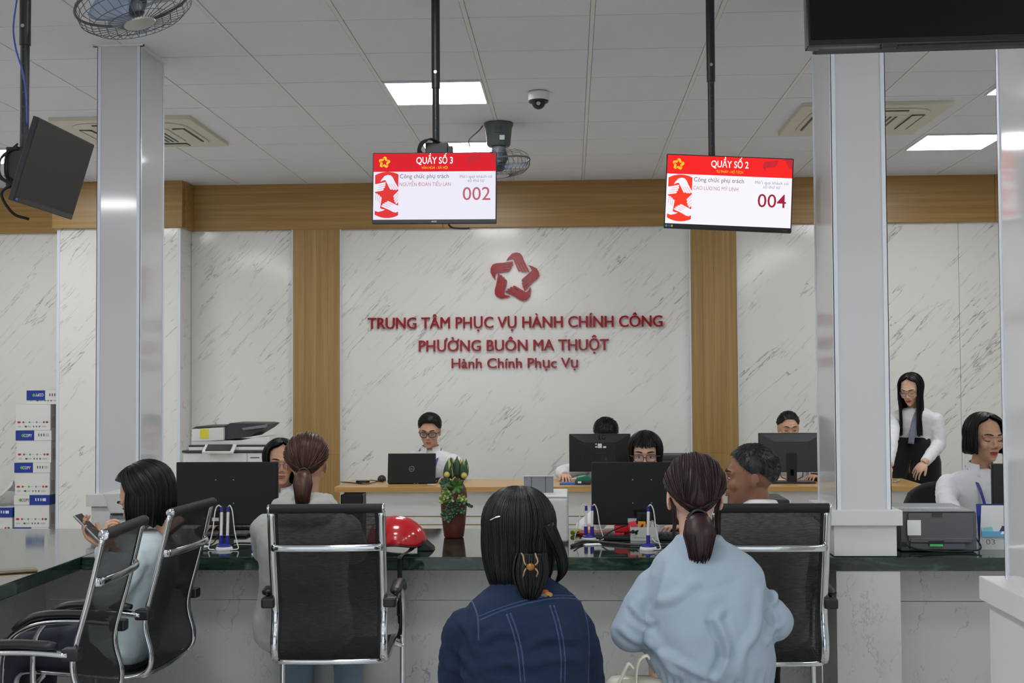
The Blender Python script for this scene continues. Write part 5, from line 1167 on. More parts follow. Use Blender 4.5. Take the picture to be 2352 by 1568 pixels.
class Person: pass
def person(label, headpx, Y, facing, fem=True, seated=True, seat=.46, hyaw=0.0, hpitch=0.0, hroll=0.0, skin=None, top_m=None, arms=None, bulk=1.0, hair=None, hm=None, gaze='down', lip=None, lean=.0, hscale=1.0,
           legm=None, standing_top=None, sleeve=True, shirt_puff=.012, legs=True, brow=True, hands=(True, True), neckdrop=.165, shirtfn=None, sw=.150, curl=(.5, .5), handn=((0, 0, -1), (0, 0, -1)), handd=(None, None), body_yaw=None, vox=.009, wr=(.0075, 9), cuff=None, hipback=0.0, ny=None, thigh=.42):
    hw = atY(headpx[0], headpx[1], Y); P = Person()
    R3 = Matrix.Rotation(facing, 3, 'Z'); loc = Vector((hw.x, Y, 0)); inv = R3.transposed()
    t = thing('person', label, 'person', loc, facing); P.root = t; P.loc = loc; P.inv = inv
    P.L = lambda p: inv @ (Vector(p)-loc)                     # world -> local
    HC = Vector((0, 0, hw.z)); P.HC = HC
    HR = Matrix.Rotation(hyaw, 3, 'Z') @ Matrix.Rotation(hpitch, 3, 'X') @ Matrix.Rotation(hroll, 3, 'Y')
    hs = hscale
    H = lambda p: HC+HR @ (Vector(p)*hs); P.H = H
    N = HC+Vector((HR @ Vector((0, -.030, -.10)))*hs)+Vector((0, -.004, -(neckdrop-.10)))
    if ny is not None: N.y = ny
    P.N = N
    pz = (seat+.09) if seated else .88
    PV = Vector((0, N.y-.03-lean-hipback, pz)); P.PV = PV
    skin = skin or M_skin
    def rings(puff, top=True):
        out = []
        for tt, rx, ry in ((-.16, .13, .09), (-.08, .168, .115), (.06, .170, .118), (.25, .148, .105), (.45, .148, .108), (.62, .156, .112), (.78, .160, .106), (.88, .152, .092), (.95, .112, .074), (1.0, .057, .056)):
            c = PV.lerp(N, tt) if tt >= 0 else PV+Vector((0, 0, tt*.5))
            c = c+Vector((0, -.022*math.sin(math.pi*max(0, min(1, tt))), 0))
            out.append((c.x, c.y, c.z, (rx*bulk+puff), (ry*bulk+puff), 2.3))
        return out
    arms = arms or {}
    A = {}
    for s in (-1, 1):
        Sh = N+Vector((s*sw*bulk, -.014, -.092)); E, W = arms.get(s, arm_default(s, N)); A[s] = (Sh, Vector(E), Vector(W))
    P.A = A
    # body: trunk, arms, legs in one skin; head and hands are finer patches of the same mesh
    b = MB(); b.loft(rings(-.004))
    for s in (-1, 1):
        Sh, E, W = A[s]; b.ell(Sh, .046*bulk, 14, 10); b.tube([Sh, Sh.lerp(E, .5), E], [.044, .040, .034], 14); b.ell(E, .034, 12, 8); b.tube([E, E.lerp(W, .35), W], [.033, .035, .023], 14)
        if legs:
            hp = PV+Vector((s*.088, 0, -.02))
            if seated: kn = Vector((s*.105, PV.y+thigh, seat+.05)); an = Vector((s*.105, PV.y+thigh-.02, .085))
            else: kn = Vector((s*.09, PV.y+.02, .47)); an = Vector((s*.09, PV.y-.01, .085))
            b.tube([hp, hp.lerp(kn, .5), kn], [.085, .075, .055], 14); b.ell(kn, .056, 12, 8); b.tube([kn, kn.lerp(an, .3), an], [.052, .055, .036], 14); b.ell(an+Vector((0, .06, -.042)), (.043, .12, .038), 14, 10)
            A[('leg', s)] = (hp, kn, an)
    bm_ = remesh(b, .013, 4)
    body = MB().join(bm_); bpy.data.meshes.remove(bm_)
    hm_ = head_mesh(fem); o = len(body.v); body.v += [tuple(H(v.co)) for v in hm_.vertices]; body.f += [tuple(i+o for i in p.vertices) for p in hm_.polygons]; body.mi += [0]*len(hm_.polygons)
    for k, s in enumerate((-1, 1)):
        if hands[k]:
            Sh, E, W = A[s]; d = handd[k] or (W-E); hb = MB(); add_hand(hb, W, d, handn[k], -s if Vector(handn[k]).z < 0 else s, curl[k]); r = remesh(hb, .0034, 3); body.join(r); bpy.data.meshes.remove(r)
    body.build('body', skin, t, smooth=True, fix=False)
    if seated and legs or (not seated):
        lg = MB()
        for s in (-1, 1):
            if ('leg', s) in A:
                hp, kn, an = A[('leg', s)]; lg.tube([hp, hp.lerp(kn, .5), kn], [.098, .088, .070], 16); lg.ell(kn, .070, 14, 10); lg.tube([kn, kn.lerp(an, .35), an+Vector((0, 0, .02))], [.068, .066, .055], 16)
                sh = MB(); sh.ell(an+Vector((0, .065, -.042)), (.048, .128, .04), 16, 10); sh.ell(an+Vector((0, -.01, -.02)), (.042, .05, .05), 14, 8); me = remesh(sh, .008, 3); ob = newobj('shoe', me, M_black, t)
        lg.loft([(PV.x, PV.y, PV.z-.11, .12, .09), (PV.x, PV.y, PV.z-.04, .175*bulk, .125*bulk), (PV.x, PV.y, PV.z+.06, .172*bulk, .12*bulk)])
        if seated or legm is not None:
            me = remesh(lg, .012, 4); wrinkle(me, .004, 12); newobj('trousers', me, legm or C_black, t)
    # garment
    if top_m is not None:
        if shirtfn: me = shirtfn(P)
        else:
            g = MB(); g.loft(rings(shirt_puff))
            for s in (-1, 1):
                Sh, E, W = A[s]; d = (W-E).normalized(); We = W-d*.012
                g.ell(Sh, .050*bulk+shirt_puff*.5, 16, 10); g.tube([Sh, Sh.lerp(E, .5), E], [.052*bulk+shirt_puff*.4, .050+shirt_puff*.5, .044+shirt_puff*.5], 16); g.ell(E, .044+shirt_puff*.5, 14, 10)
                g.tube([E, E.lerp(We, .5), We], [.044+shirt_puff*.5, .041+shirt_puff*.5, .032+shirt_puff*.3], 16)
            me = remesh(g, vox, 5); wrinkle(me, wr[0], wr[1], seed=headpx[0]*.01, stretch=(1, 1, .6)); wrinkle(me, wr[0]*.45, wr[1]*2.4, seed=headpx[1]*.02, stretch=(1, 1, 1.5))
        P.shirt = newobj('shirt', me, top_m, t)
    # face
    for s in (-1, 1):
        ir = MB(); la = MB(); br = MB()
        if gaze == 'open':
            MB().ell(H((s*.031, .0800, .000)), (.0125*hs, .0085*hs, .0052*hs), 16, 10, R=HR).build('eye', M_eyew, t, smooth=True)
            ir.ell(H((s*.030, .0872, .000)), (.0052*hs, .0022*hs, .0050*hs), 12, 8, R=HR)
            la.tube([H((s*(.031+.0145*math.cos(a)), .0882-.0065*abs(math.cos(a)), .0058*math.sin(a)+.0005)) for a in np.linspace(.25, 2.9, 8)], .0014*hs, 6)
        else:
            la.tube([H((s*(.031+.0145*math.cos(a)), .0882-.0065*abs(math.cos(a)), -.0045*math.sin(a)-.001)) for a in np.linspace(.2, 2.95, 8)], .0019*hs, 6)
        br.tube([H((s*x, y, z)) for x, y, z in ((.013, .0960, .0245), (.026, .0945, .0285), (.040, .0865, .0290), (.051, .0750, .0240))], [.0026*hs, .0036*hs, .0032*hs, .0014*hs], 8, flat=(1.0, 1.0))
        if gaze == 'open': ir.build('iris', M_iris, t, smooth=True)
        la.build('eyelash', M_lash, t, smooth=True); br.build('eyebrow', M_lash, t, smooth=True)
    lm = lip or M_lip
    l = MB(); l.tube([H(p) for p in ((-.022, .0885, -.0625), (-.010, .0965, -.0585), (0, .0975, -.0598), (.010, .0965, -.0585), (.022, .0885, -.0625))], [.0012*hs, .0036*hs, .0034*hs, .0036*hs, .0012*hs], 8); l.tube([H(p) for p in ((-.020, .0890, -.0645), (-.009, .0965, -.0682), (0, .0978, -.0690), (.009, .0965, -.0682), (.020, .0890, -.0645))], [.0012*hs, .0042*hs, .0046*hs, .0042*hs, .0012*hs], 8)
    l.build('lips', lm, t, smooth=True)
    P.t = t; P.HR = HR; P.hs = hs
    if hair: hair(P, hm or H_black)
    return P

# ---- hair styles; every style is a set of strand paths over the scalp
def hair_build(P, paths, mt, nshell, nstr, thick=.010, rs=.0016, jit=.004, name='hair', closed=True):
    """paths(a, lift) -> points for a in 0..1"""
    n = nshell; m = len(paths(0, 0)); mb = MB(); vs = []
    for i in range(n if closed else n+1):
        for p in paths(i/n, 0): vs.append(p)
    rows = n if closed else n+1; fs = []
    for i in range(rows if closed else rows-1):
        i2 = (i+1) % rows
        for k in range(m-1): fs.append((i*m+k, i2*m+k, i2*m+k+1, i*m+k+1))
    mb._add(vs, fs)
    c0 = P.HC
    # inner skin for thickness
    inner = []
    for p in vs:
        p = Vector(p); d = Vector((c0.x-p.x, c0.y-p.y, (c0.z-p.z)*(1 if p.z > c0.z-.02 else .15)))
        inner.append(p+d.normalized()*thick if d.length > 1e-6 else p)
    mb._add(inner, [tuple(reversed(f)) for f in fs])
    rnd = random.Random(11)
    for k in range(nstr):
        a = rnd.random(); lf = rnd.uniform(0, jit); pts = paths(a, lf); j1 = Vector((rnd.uniform(-1, 1), rnd.uniform(-1, 1), 0))*.003
        L = len(pts); cut = L-rnd.randint(0, max(1, L//6)); pts = [Vector(p)+j1*(i/L)**2 for i, p in enumerate(pts[:cut])]
        r = rs*rnd.uniform(.6, 1.3); mb.tube(pts, [r]*(len(pts)-1)+[r*.2], 3, caps=False)
    o = mb.build(name, mt, P.t, smooth=True, fix=False); return o
def az_of(u): return -math.pi+2*math.pi*u
def hair_ponytail(tie=(math.radians(-6)), tail_len=.17, tail_r=.026, out=.05, th=.012, front=34, loose=0):
    def fn(P, mt):
        hl_a = [0, .5, .85, 1.2, 1.57, 2.1, 2.6, math.pi]; hl_e = [front, front-2, 18, 6, -2, -18, -38, -46]
        T = scalp(math.pi, tie, th+.014)
        def paths(u, lift):
            a = az_of(u); e = math.radians(interp(abs(a), hl_a, hl_e)); s0 = scalp(a, e, 0); d0 = Vector((math.cos(e)*math.sin(a), math.cos(e)*math.cos(a), math.sin(e))); pts = []
            for k in range(15):
                q = k/14*.97; et = lerp(max(tie, math.radians(8)), tie, q**1.5); d1 = Vector((0, -math.cos(et), math.sin(et))); om = math.acos(max(-1, min(1, d0.dot(d1))))
                if om < 1e-3 or abs(math.sin(om)) < 1e-3: dv = d0.lerp(d1, q)
                else: dv = (d0*math.sin((1-q)*om)+d1*math.sin(q*om))/math.sin(om)
                el = math.asin(max(-1, min(1, dv.normalized().z))); az = math.atan2(dv.x, dv.y)
                grow = .002+th*min(1, q*3)*(1-.25*q)+lift*min(1, q*4)+.0022*math.sin(a*23+q*3)*min(1, q*3)*(1-q)
                pts.append(P.H(scalp(az, el, grow)))
            return pts
        o = hair_build(P, paths, mt, 72, 380)
        Tw = P.H(T); rnd = random.Random(5); mb = MB()
        core = smooth_path([Tw+P.HR @ Vector((0, .012, 0)), Tw+P.HR @ Vector((0, -.02, -.004)), Tw+P.HR @ Vector((0, -.02-out*.6, -.03))+Vector((0, 0, -.01)), Tw+P.HR @ Vector((0, -.015-out, 0))+Vector((0, 0, -tail_len*.6)), Tw+P.HR @ Vector((0, -out*.75, 0))+Vector((0, 0, -tail_len))], 5)
        n = len(core); rad = [tail_r*interp(i/(n-1), [0, .12, .25, .5, .8, 1], [.75, .55, .85, 1.05, .72, .10]) for i in range(n)]
        mb.tube(core, rad, 20, flat=(1.25, .8), up=(1, 0, 0))
        for k in range(170):
            a = rnd.uniform(0, 6.28); rr = rnd.uniform(.75, 1.06); cut = rnd.randint(n-4, n); ext = rnd.uniform(0, .035)
            pts = [core[i]+Vector((math.cos(a)*rad[i]*rr*1.25, math.sin(a)*rad[i]*rr*.8, 0))-Vector((0, 0, ext*(i/n)**3)) for i in range(cut)]; mb.tube(pts, [.0016]*(len(pts)-1)+[.0003], 3, caps=False)
        mb.build('ponytail', mt, P.t, smooth=True, fix=False)
        MB().tube([Tw+P.HR @ (Vector((math.cos(a)*tail_r*.72, -.010, math.sin(a)*tail_r*.72))) for a in np.linspace(0, 2*math.pi, 18, endpoint=False)], .005, 8, closed=True).build('hair_tie', M_black, P.t, smooth=True)
    return fn
def hair_down(length=.20, face=1.05, th=.014, part=0.0, back_len=None, wave=.0, flare=.02, bangs=False, nstr=420, front_z=.0, side_in=0.0):
    """loose hair hanging to `length` below the head centre; parted, clearing the face"""
    def fn(P, mt):
        bl = back_len if back_len is not None else length
        def paths(u, lift):
            s = 1 if u < .5 else -1; aa = abs(2*math.pi*u if u < .5 else 2*math.pi*(1-u)); a0 = s*aa; pts = []; sh = part*max(0, 1-aa/1.2)
            af = max(aa, face); endel = math.radians(interp(af, [face, 1.6, math.pi], [4, -14, -30]))
            for k in range(11):
                q = k/10; el = lerp(math.radians(86), endel, q); w = min(1, max(0, (q-.28)/.45)); w = w*w*(3-2*w); a = s*lerp(aa, af, w)+sh*(1-w)
                grow = th*min(1, .35+q)+lift+.0022*math.sin(a0*29)*q
                pts.append(P.H(scalp(a, el, grow)))
            last = pts[-1]; lz = interp(aa, [face, 2.2, math.pi], [length, (length+bl)/2, bl])+.012*mnoise.noise(Vector((a0*5, P.HC.x*9+2, 1))); z1 = P.HC.z-lz; c = P.HC; dv = Vector((last.x-c.x, last.y-c.y, 0))
            if dv.length > 1e-6: dv.normalize()
            for k in range(1, 10):
                q = k/9; z = lerp(last.z, z1, q); off = flare*math.sin(q*math.pi*.6)-side_in*q*q; wv = wave*math.sin(q*9+a0*5)
                pts.append(Vector((last.x+dv.x*(off+wv), last.y+dv.y*(off+wv), z)))
            return pts
        hair_build(P, paths, mt, 84, nstr, thick=.012, closed=False)
        if bangs:
            def bp(u, lift):
                a = (u-.5)*1.9; pts = []
                for k in range(9):
                    q = k/8; el = lerp(math.radians(80), math.radians(16+9*mnoise.noise(Vector((a*9, 0, 0)))), q); pts.append(P.H(scalp(a*(.45+.55*q), el, .012+lift+.002*math.sin(a*40))))
                return pts
            hair_build(P, bp, mt, 60, 90, thick=.004, closed=False, name='fringe')
    return fn
def hair_short(th=.016, front=36, side=8, nape=-34, spiky=.004, nstr=900, part=.3, crown=.0):
    def fn(P, mt):
        hl_a = [0, .45, .8, 1.0, 1.25, 1.5, 1.75, 2.1, 2.6, math.pi]; hl_e = [front, front-1, front-10, 14, 4, side-10, -4, -18, nape, nape]
        def paths(u, lift):
            a = az_of(u); e1 = math.radians(interp(abs(a), hl_a, hl_e)); pts = []
            for k in range(12):
                q = k/11; el = lerp(math.radians(88), e1, q); g = lerp(th+crown, th*.22, max(0, (q-.45)/.55)**1.4 if abs(a) > .7 else max(0, (q-.85)/.15)*.6)+lift*(1-q*.7)+spiky*mnoise.noise(Vector((math.cos(a)*6, math.sin(a)*6, q*7)))*(1-q)
                pts.append(P.H(scalp(a, el, g)))
            return pts
        hair_build(P, paths, mt, 72, 10, thick=.008)
        rnd = random.Random(2); mb = MB()
        for k in range(nstr):
            a = rnd.uniform(-math.pi, math.pi); q = rnd.uniform(0.02, .95); e1 = math.radians(interp(abs(a), hl_a, hl_e)); el = lerp(math.radians(88), e1, q)
            g = lerp(th+crown, th*.22, max(0, (q-.45)/.55)**1.4 if abs(a) > .7 else max(0, (q-.85)/.15)*.6)
            da = rnd.uniform(-.12, .12)+(.14 if part > 0 else -.14)*math.cos(a); de = -rnd.uniform(.05, .22)
            p = [P.H(scalp(a+da*f, el+de*f*(1-.3*q), g+.0005+spiky*f*rnd.uniform(.3, 1.0)*(1-.6*q))) for f in (0, .5, 1)]
            mb.tube(p, [.0014, .0012, .0003], 3, caps=False)
        mb.build('hair_strands', mt, P.t, smooth=True, fix=False)
    return fn
def spectacles(P, m=None, lens=None, w=.0235, h=.0175, square=3.0, r=.0013):
    g = bpy.data.objects.new('spectacles', None); COL.objects.link(g); g.parent = P.t
    pw = 2/square; H = P.H; m = m or M_glassf; fr = MB()
    for s in (-1, 1):
        ring = [H((s*.0325+w*math.copysign(abs(math.cos(a))**pw, math.cos(a)), .100-.016*(abs(s*.0325+w*math.cos(a))/.056)**2, -.004+h*math.copysign(abs(math.sin(a))**pw, math.sin(a)))) for a in np.linspace(0, 2*math.pi, 32, endpoint=False)]
        fr.tube(ring, r, 6, closed=True)
        lm = MB(); lm._add(ring, [tuple(range(32))]); lm.build('lens', lens or M_lensc, g, fix=False)
        fr.tube([H((s*.056, .086, .004)), H((s*.076, .05, .002)), H((s*.080, -.01, -.002)), H((s*.078, -.02, -.016))], r, 6)
    fr.tube([H((-.0095, .099, .000)), H((0, .102, .003)), H((.0095, .099, .000))], r, 6)
    fr.build('frame', m, g, smooth=True); return g
def collar(P, m, h=.040, open_=.55, r0=.058, r1=.080, name='collar', pts=True):
    N = P.N
    def fn(u, v):
        a = math.pi/2+open_*.5+(2*math.pi-open_)*u; r = lerp(r0, r1, v**.8); drop = .012*math.sin(a)
        tip = max(0, 1-min(u, 1-u)/.12)*.022*v if pts else 0
        return (N.x+r*math.cos(a), N.y+.010+r*1.02*math.sin(a)+tip*.6, N.z+.030-drop*1.0-h*v*.9-tip+.004)
    return MB().grid(fn, 36, 6).build(name, m, P.t, smooth=True, sol=.004)
def lanyard(P, m=None, depth=.30):
    N = P.N; mb = MB()
    for s in (-1, 1): mb.tube(smooth_path([(s*.078, N.y-.02, N.z+.012), (s*.078, N.y+.055, N.z-.015), (s*.052, N.y+.118, N.z-.10), (s*.020, N.y+.140, N.z-depth*.8), (0, N.y+.142, N.z-depth)], 6), .0075, 8, flat=(1, .2), up=(1, 0, 0))
    return mb.build('lanyard', m or M_blue, P.t, smooth=True)
def drape(P, ob, pix, lift=.0015):
    """world rays through photo points on to a garment; returns local points"""
    dg = bpy.context.evaluated_depsgraph_get(); me = ob.data; bv = BVHTree.FromPolygons([v.co for v in me.vertices], [p.vertices for p in me.polygons])
    o = P.L(Vector((0, 0, EYE))); out = []
    for x, y in pix:
        d = (P.inv @ ray(x, y)).normalized(); h = bv.ray_cast(o, d)
        if h[0] is not None: out.append((h[0]+h[1]*lift if h[1].dot(d) < 0 else h[0]-h[1]*lift))
    return out
# ------------------------------------------------------------------ the people in the photograph
PI = math.pi
def Wp(x, y, Y): return atY(x, y, Y)
def local_of(hx, hy, Y, facing):
    h = atY(hx, hy, Y); inv = Matrix.Rotation(facing, 3, 'Z').transposed(); loc = Vector((h.x, Y, 0)); return lambda p: inv @ (Vector(p)-loc)

# woman with phone, chair B, facing left
hx, hy, Yh, fc = 333, 1137, 4.64, PI/2
L = local_of(hx, hy, Yh, fc)
aL = (L(Wp(246, 1372, 4.40)), L(Wp(263, 1266, 4.47))); aR = (L(Wp(262, 1360, 4.86)), L(Wp(240, 1252, 4.72)))
P = person('woman in a pale jacket seated at the left counter, head bowed over a phone', (hx, hy), Yh, fc, hpitch=-.55, top_m=C_pale, hair=hair_down(.105, face=1.25, th=.022, flare=.008, side_in=.018, back_len=.115, nstr=600), seat=.45, arms={-1: aL, 1: aR}, shirt_puff=.018, legm=C_jean, ny=.005, lean=-.115, thigh=.37, wr=(.007, 8), handd=(Vector((.0, .05, .1)), Vector((-.03, .09, .07))), handn=((.3, -1, .3), (-.2, -.5, .9)), curl=(1.2, .75))
t = thing('smartphone', 'silver smartphone held up by the woman in the pale jacket', 'phone', Wp(207, 1212, 4.70))
R = RY(-.80); MB().box((0, 0, 0), (.009, .072, .145), R=R).build('body', mat('phone_silver', rgb(160, 164, 170), rough=.25, metal=.7), t, bevel=.003); MB().box(R @ Vector((.0048, 0, 0)), (.001, .066, .138), R=R).build('glass', M_blackg, t)
MB().tube([P.A[-1][2]+Vector((.026*math.cos(a), .01, .026*math.sin(a)-.012)) for a in np.linspace(0, 2*PI, 16, endpoint=False)], .006, 8, closed=True).build('wrist_watch', M_black, P.t, smooth=True)

# woman in grey hoodie, chair C
hx, hy, Yh = 706, 1066, 4.93
L = local_of(hx, hy, Yh, 0)
P = person('woman with brown ponytail in a grey hoodie seated with her back to us', (hx, hy), Yh, 0, hyaw=.10, top_m=C_grey, hm=H_brown, hair=hair_ponytail(tail_len=.15, tail_r=.028, out=.030, tie=math.radians(-27), th=.014, front=36), seat=.45, arms={-1: (L(Wp(612, 1265, 4.97)), L((L(Wp(0, 0, 1)))*0+Wp(640, 1262, 5.25))), 1: (L(Wp(812, 1262, 5.0)), L(Wp(790, 1252, 5.25)))}, shirt_puff=.026, legm=C_ljean, bulk=1.0, wr=(.007, 8), lean=.02, sw=.158)
N = P.N
hd = MB(); 
for k, (rr, zz, yy, q) in enumerate(((.082, .026, -.004, .026), (.104, .000, -.022, .032), (.098, -.040, -.055, .036))): hd.tube([(N.x+rr*math.cos(a), N.y+yy+rr*.8*math.sin(a), N.z+zz+.012*math.sin(a)*-1) for a in np.linspace(0, 2*PI, 28, endpoint=False)], q, 12, closed=True)
me = remesh(hd, .007, 4); wrinkle(me, .008, 18); newobj('hood', me, C_grey, P.t)

# grey haired man, chair D, looking left
hx, hy, Yh = 1724, 1094, 4.92
L = local_of(hx, hy, Yh, 0)
P = person('grey haired man in a light shirt seated at the counter, looking left', (hx, hy), Yh, 0, fem=False, hyaw=1.46, hpitch=-.04, lip=mat('lips_tan', rgb(122, 76, 64), rough=.5), skin=M_skin_tan, top_m=C_gshirt, hm=H_grey, hair=hair_short(.013, front=38, side=2, spiky=.006, nstr=1500), seat=.45, hscale=1.0, bulk=1.08, sw=.165, arms={-1: (L(Wp(1640, 1290, 5.0)), L(Wp(1665, 1262, 5.25))), 1: (L(Wp(1862, 1268, 5.0)), L(Wp(1850, 1262, 5.25)))}, shirt_puff=.024, legm=C_black, gaze='open', neckdrop=.132, wr=(.006, 8))
collar(P, C_white, h=.050, r0=.064, r1=.088, open_=1.0)

# woman in denim jacket
hx, hy, Yh = 1190, 1222, 3.42
L = local_of(hx, hy, Yh, 0)
def denim(P):
    N = P.N; g = MB(); PV = P.PV
    zz = lambda y: Wp(1200, y, 3.42).z
    cx = L(Wp(1208, 1400, 3.42)).x
    g.loft([(cx, PV.y-.01, PV.z-.10, .15, .11), (cx, PV.y-.02, PV.z, .172, .125), (cx+.003, N.y-.05, zz(1560), .166, .118, 2.4), (cx+.002, N.y-.045, zz(1470), .168, .115, 2.5), (cx, N.y-.03, zz(1410), .166, .108, 2.6), (cx, N.y-.018, zz(1375), .150, .094, 2.4), (cx, N.y-.008, zz(1350), .112, .078), (cx-.002, N.y, zz(1333), .078, .066), (cx-.004, N.y+.004, zz(1318), .064, .058)])
    for s in (-1, 1):
        Sh, E, W = P.A[s]; g.ell(Sh, .060, 16, 10); g.tube([Sh, Sh.lerp(E, .5), E], [.062, .060, .054], 18); g.ell(E, .055, 14, 10); g.tube([E, W], [.054, .042], 16)
    me = remesh(g, .0065, 5); wrinkle(me, .0065, 8, 3.0, (1, 1, 1.9)); wrinkle(me, .002, 30, 1.0)
    ridge_press(me, L, [([(1112, 1462), (1150, 1440), (1192, 1446)], .009, .010), ([(1108, 1520), (1170, 1506), (1230, 1514)], .008, .011), ([(1215, 1470), (1262, 1452), (1330, 1462)], .009, .010), ([(1215, 1510), (1280, 1500), (1345, 1508)], .008, .010), ([(1060, 1430), (1080, 1452), (1094, 1490)], .008, .010), ([(1040, 1490), (1062, 1500), (1090, 1530)], .009, .010), ([(1035, 1540), (1060, 1545), (1085, 1560)], .008, .010), ([(1120, 1390), (1160, 1365), (1200, 1350)], .006, .014), ([(1240, 1345), (1290, 1355), (1330, 1372)], .005, .012)], 3.30, 1.0, 1.2)
    return me
P = person('woman in a blue denim jacket seated nearest the middle, back to us', (hx, hy), Yh, 0, hyaw=.18, hpitch=-.08, hroll=.03, top_m=C_denim, shirtfn=denim, hair=hair_down(.145, face=1.15, th=.022, back_len=.150, flare=.006, side_in=.030, nstr=900), seat=.43, legm=C_jean,
           arms={-1: (L(Wp(1052, 1560, 3.40)), Vector((-.14, .22, .60))), 1: (L(Wp(1345, 1560, 3.44)), Vector((.14, .22, .60)))}, lean=.0, sw=.145, neckdrop=.170)
DP = P
for pix, wd, mm in (([(1104, 1424), (1150, 1404), (1210, 1386), (1270, 1375), (1318, 1376), (1342, 1388)], .0042, C_dseam), ([(1101, 1416), (1150, 1396), (1210, 1378), (1270, 1368), (1320, 1369)], .0032, C_dseam), ([(1164, 1410), (1178, 1450), (1190, 1500), (1196, 1566)], .0032, C_dseam), ([(1172, 1408), (1187, 1448), (1199, 1500), (1206, 1566)], .0032, C_dseam), ([(1263, 1390), (1278, 1440), (1288, 1500), (1288, 1566)], .0032, C_dseam), ([(1272, 1390), (1287, 1440), (1297, 1500), (1297, 1566)], .0030, C_dseam), ([(1340, 1394), (1350, 1440), (1352, 1500), (1350, 1566)], .0028, C_dseam), ([(1070, 1362), (1088, 1388), (1098, 1420), (1100, 1470)], .0036, C_dseam)):
    pts = drape(P, P.shirt, densify(pix, 8), .0006)
    if len(pts) > 3: MB().tube(pts, wd*.62, 8, flat=(.35, 1.0), up=(0, -1, 0)).build('seam', mm, P.t, smooth=True)
patch = MB()
for i, (x, y, cc, w_) in enumerate(((1241, 1361, rgb(160, 70, 40), .011), (1252, 1359, rgb(190, 90, 44), .010), (1259, 1366, rgb(186, 140, 60), .012), (1249, 1368, rgb(120, 110, 90), .009))):
    q = drape(P, P.shirt, [(x, y)], .001)
    if q: MB().ell(q[0], (w_, .0022, w_*.62), 12, 8).build('embroidery', mat('embroidery%d' % i, cc, rough=.8), P.t, smooth=True)
# claw clip, hair slide and gathered lock
cc_ = P.L(Wp(1219, 1300, 3.27))
def tailp(u, lift):
    a = 2*PI*u; pts = []
    for k in range(10):
        q = k/9; z = lerp(.03, -.105, q); r = .030*(1+.35*math.sin(q*PI))*(1-.8*q**2.2)+lift; pts.append(cc_+Vector((r*1.2*math.cos(a)-.004*q, .03+r*.7*math.sin(a)-.012*math.sin(q*PI), z)))
    return pts
hair_build(P, tailp, H_black, 24, 150, thick=.006, name='gathered_lock')
lk = MB(); rnd = random.Random(8)
lp_ = [(1258, 1205, 3.33), (1272, 1235, 3.33), (1284, 1262, 3.34), (1292, 1290, 3.35), (1291, 1315, 3.36), (1280, 1335, 3.37)]
ctl = smooth_path([P.L(Wp(*q)) for q in lp_], 4); nn = len(ctl)
rr_ = [interp(i/(nn-1), [0, .3, .7, 1], [.020, .017, .014, .004]) for i in range(nn)]
lk.tube(ctl, [r*.8 for r in rr_], 12)
for k in range(90):
    a = rnd.uniform(0, 6.28); q = rnd.uniform(.6, 1.15); lk.tube([c+Vector((math.cos(a)*rr_[i]*q, math.sin(a)*rr_[i]*q, 0)) for i, c in enumerate(ctl)], [.0014]*(nn-1)+[.0003], 3, caps=False)
lk.build('loose_lock', H_black, P.t, smooth=True, fix=False); lk = MB()
for k in range(40):
    o = rnd.uniform(-1, 1); lk.tube([P.L(Wp(1125+o*8+10*q-14*math.sin(q*2.6), 1240+q*(95+10*o), 3.38)) for q in np.linspace(0, 1, 8)], [.0013]*7+[.0003], 3, caps=False)
lk.build('side_wisps', H_black, P.t, smooth=True, fix=False)['kind'] = 'stuff'
t = thing('hair_claw', 'tortoise brown claw clip in the denim woman\'s black hair', 'hair clip', P.loc+cc_+Vector((0, -.006, 0)))
MB().ell((0, -.004, 0), (.0115, .007, .010), 16, 10).build('centre', mat('amber', rgb(140, 92, 36), rough=.2), t, smooth=True)
for s in (-1, 1):
    for k in (-1, 1): MB().tube(smooth_path([(s*.012, -.004, k*.004), (s*.017+(.002 if s > 0 else 0), -.006, k*.014), (s*.020 if s < 0 else s*.014, .004, k*.028), (s*.026 if s < 0 else .012, .014, k*.034)], 4), [.0024]*12+[.0010], 8).build('prong', mat('horn', rgb(150, 122, 92), rough=.25), t, smooth=True)
sl = [P.L(Wp(x, y, 3.315)) for x, y in ((1126, 1194), (1136, 1189), (1148, 1186), (1160, 1186), (1167, 1189))]
t = thing('hair_slide', 'slim silver hair slide on the left of the denim woman\'s hair', 'hair clip', P.loc+sl[2]); MB().tube(smooth_path([p-sl[2]+Vector((0, -.0, 0)) for p in sl], 5), .0022, 8).build('bar', M_chrome, t, smooth=True)

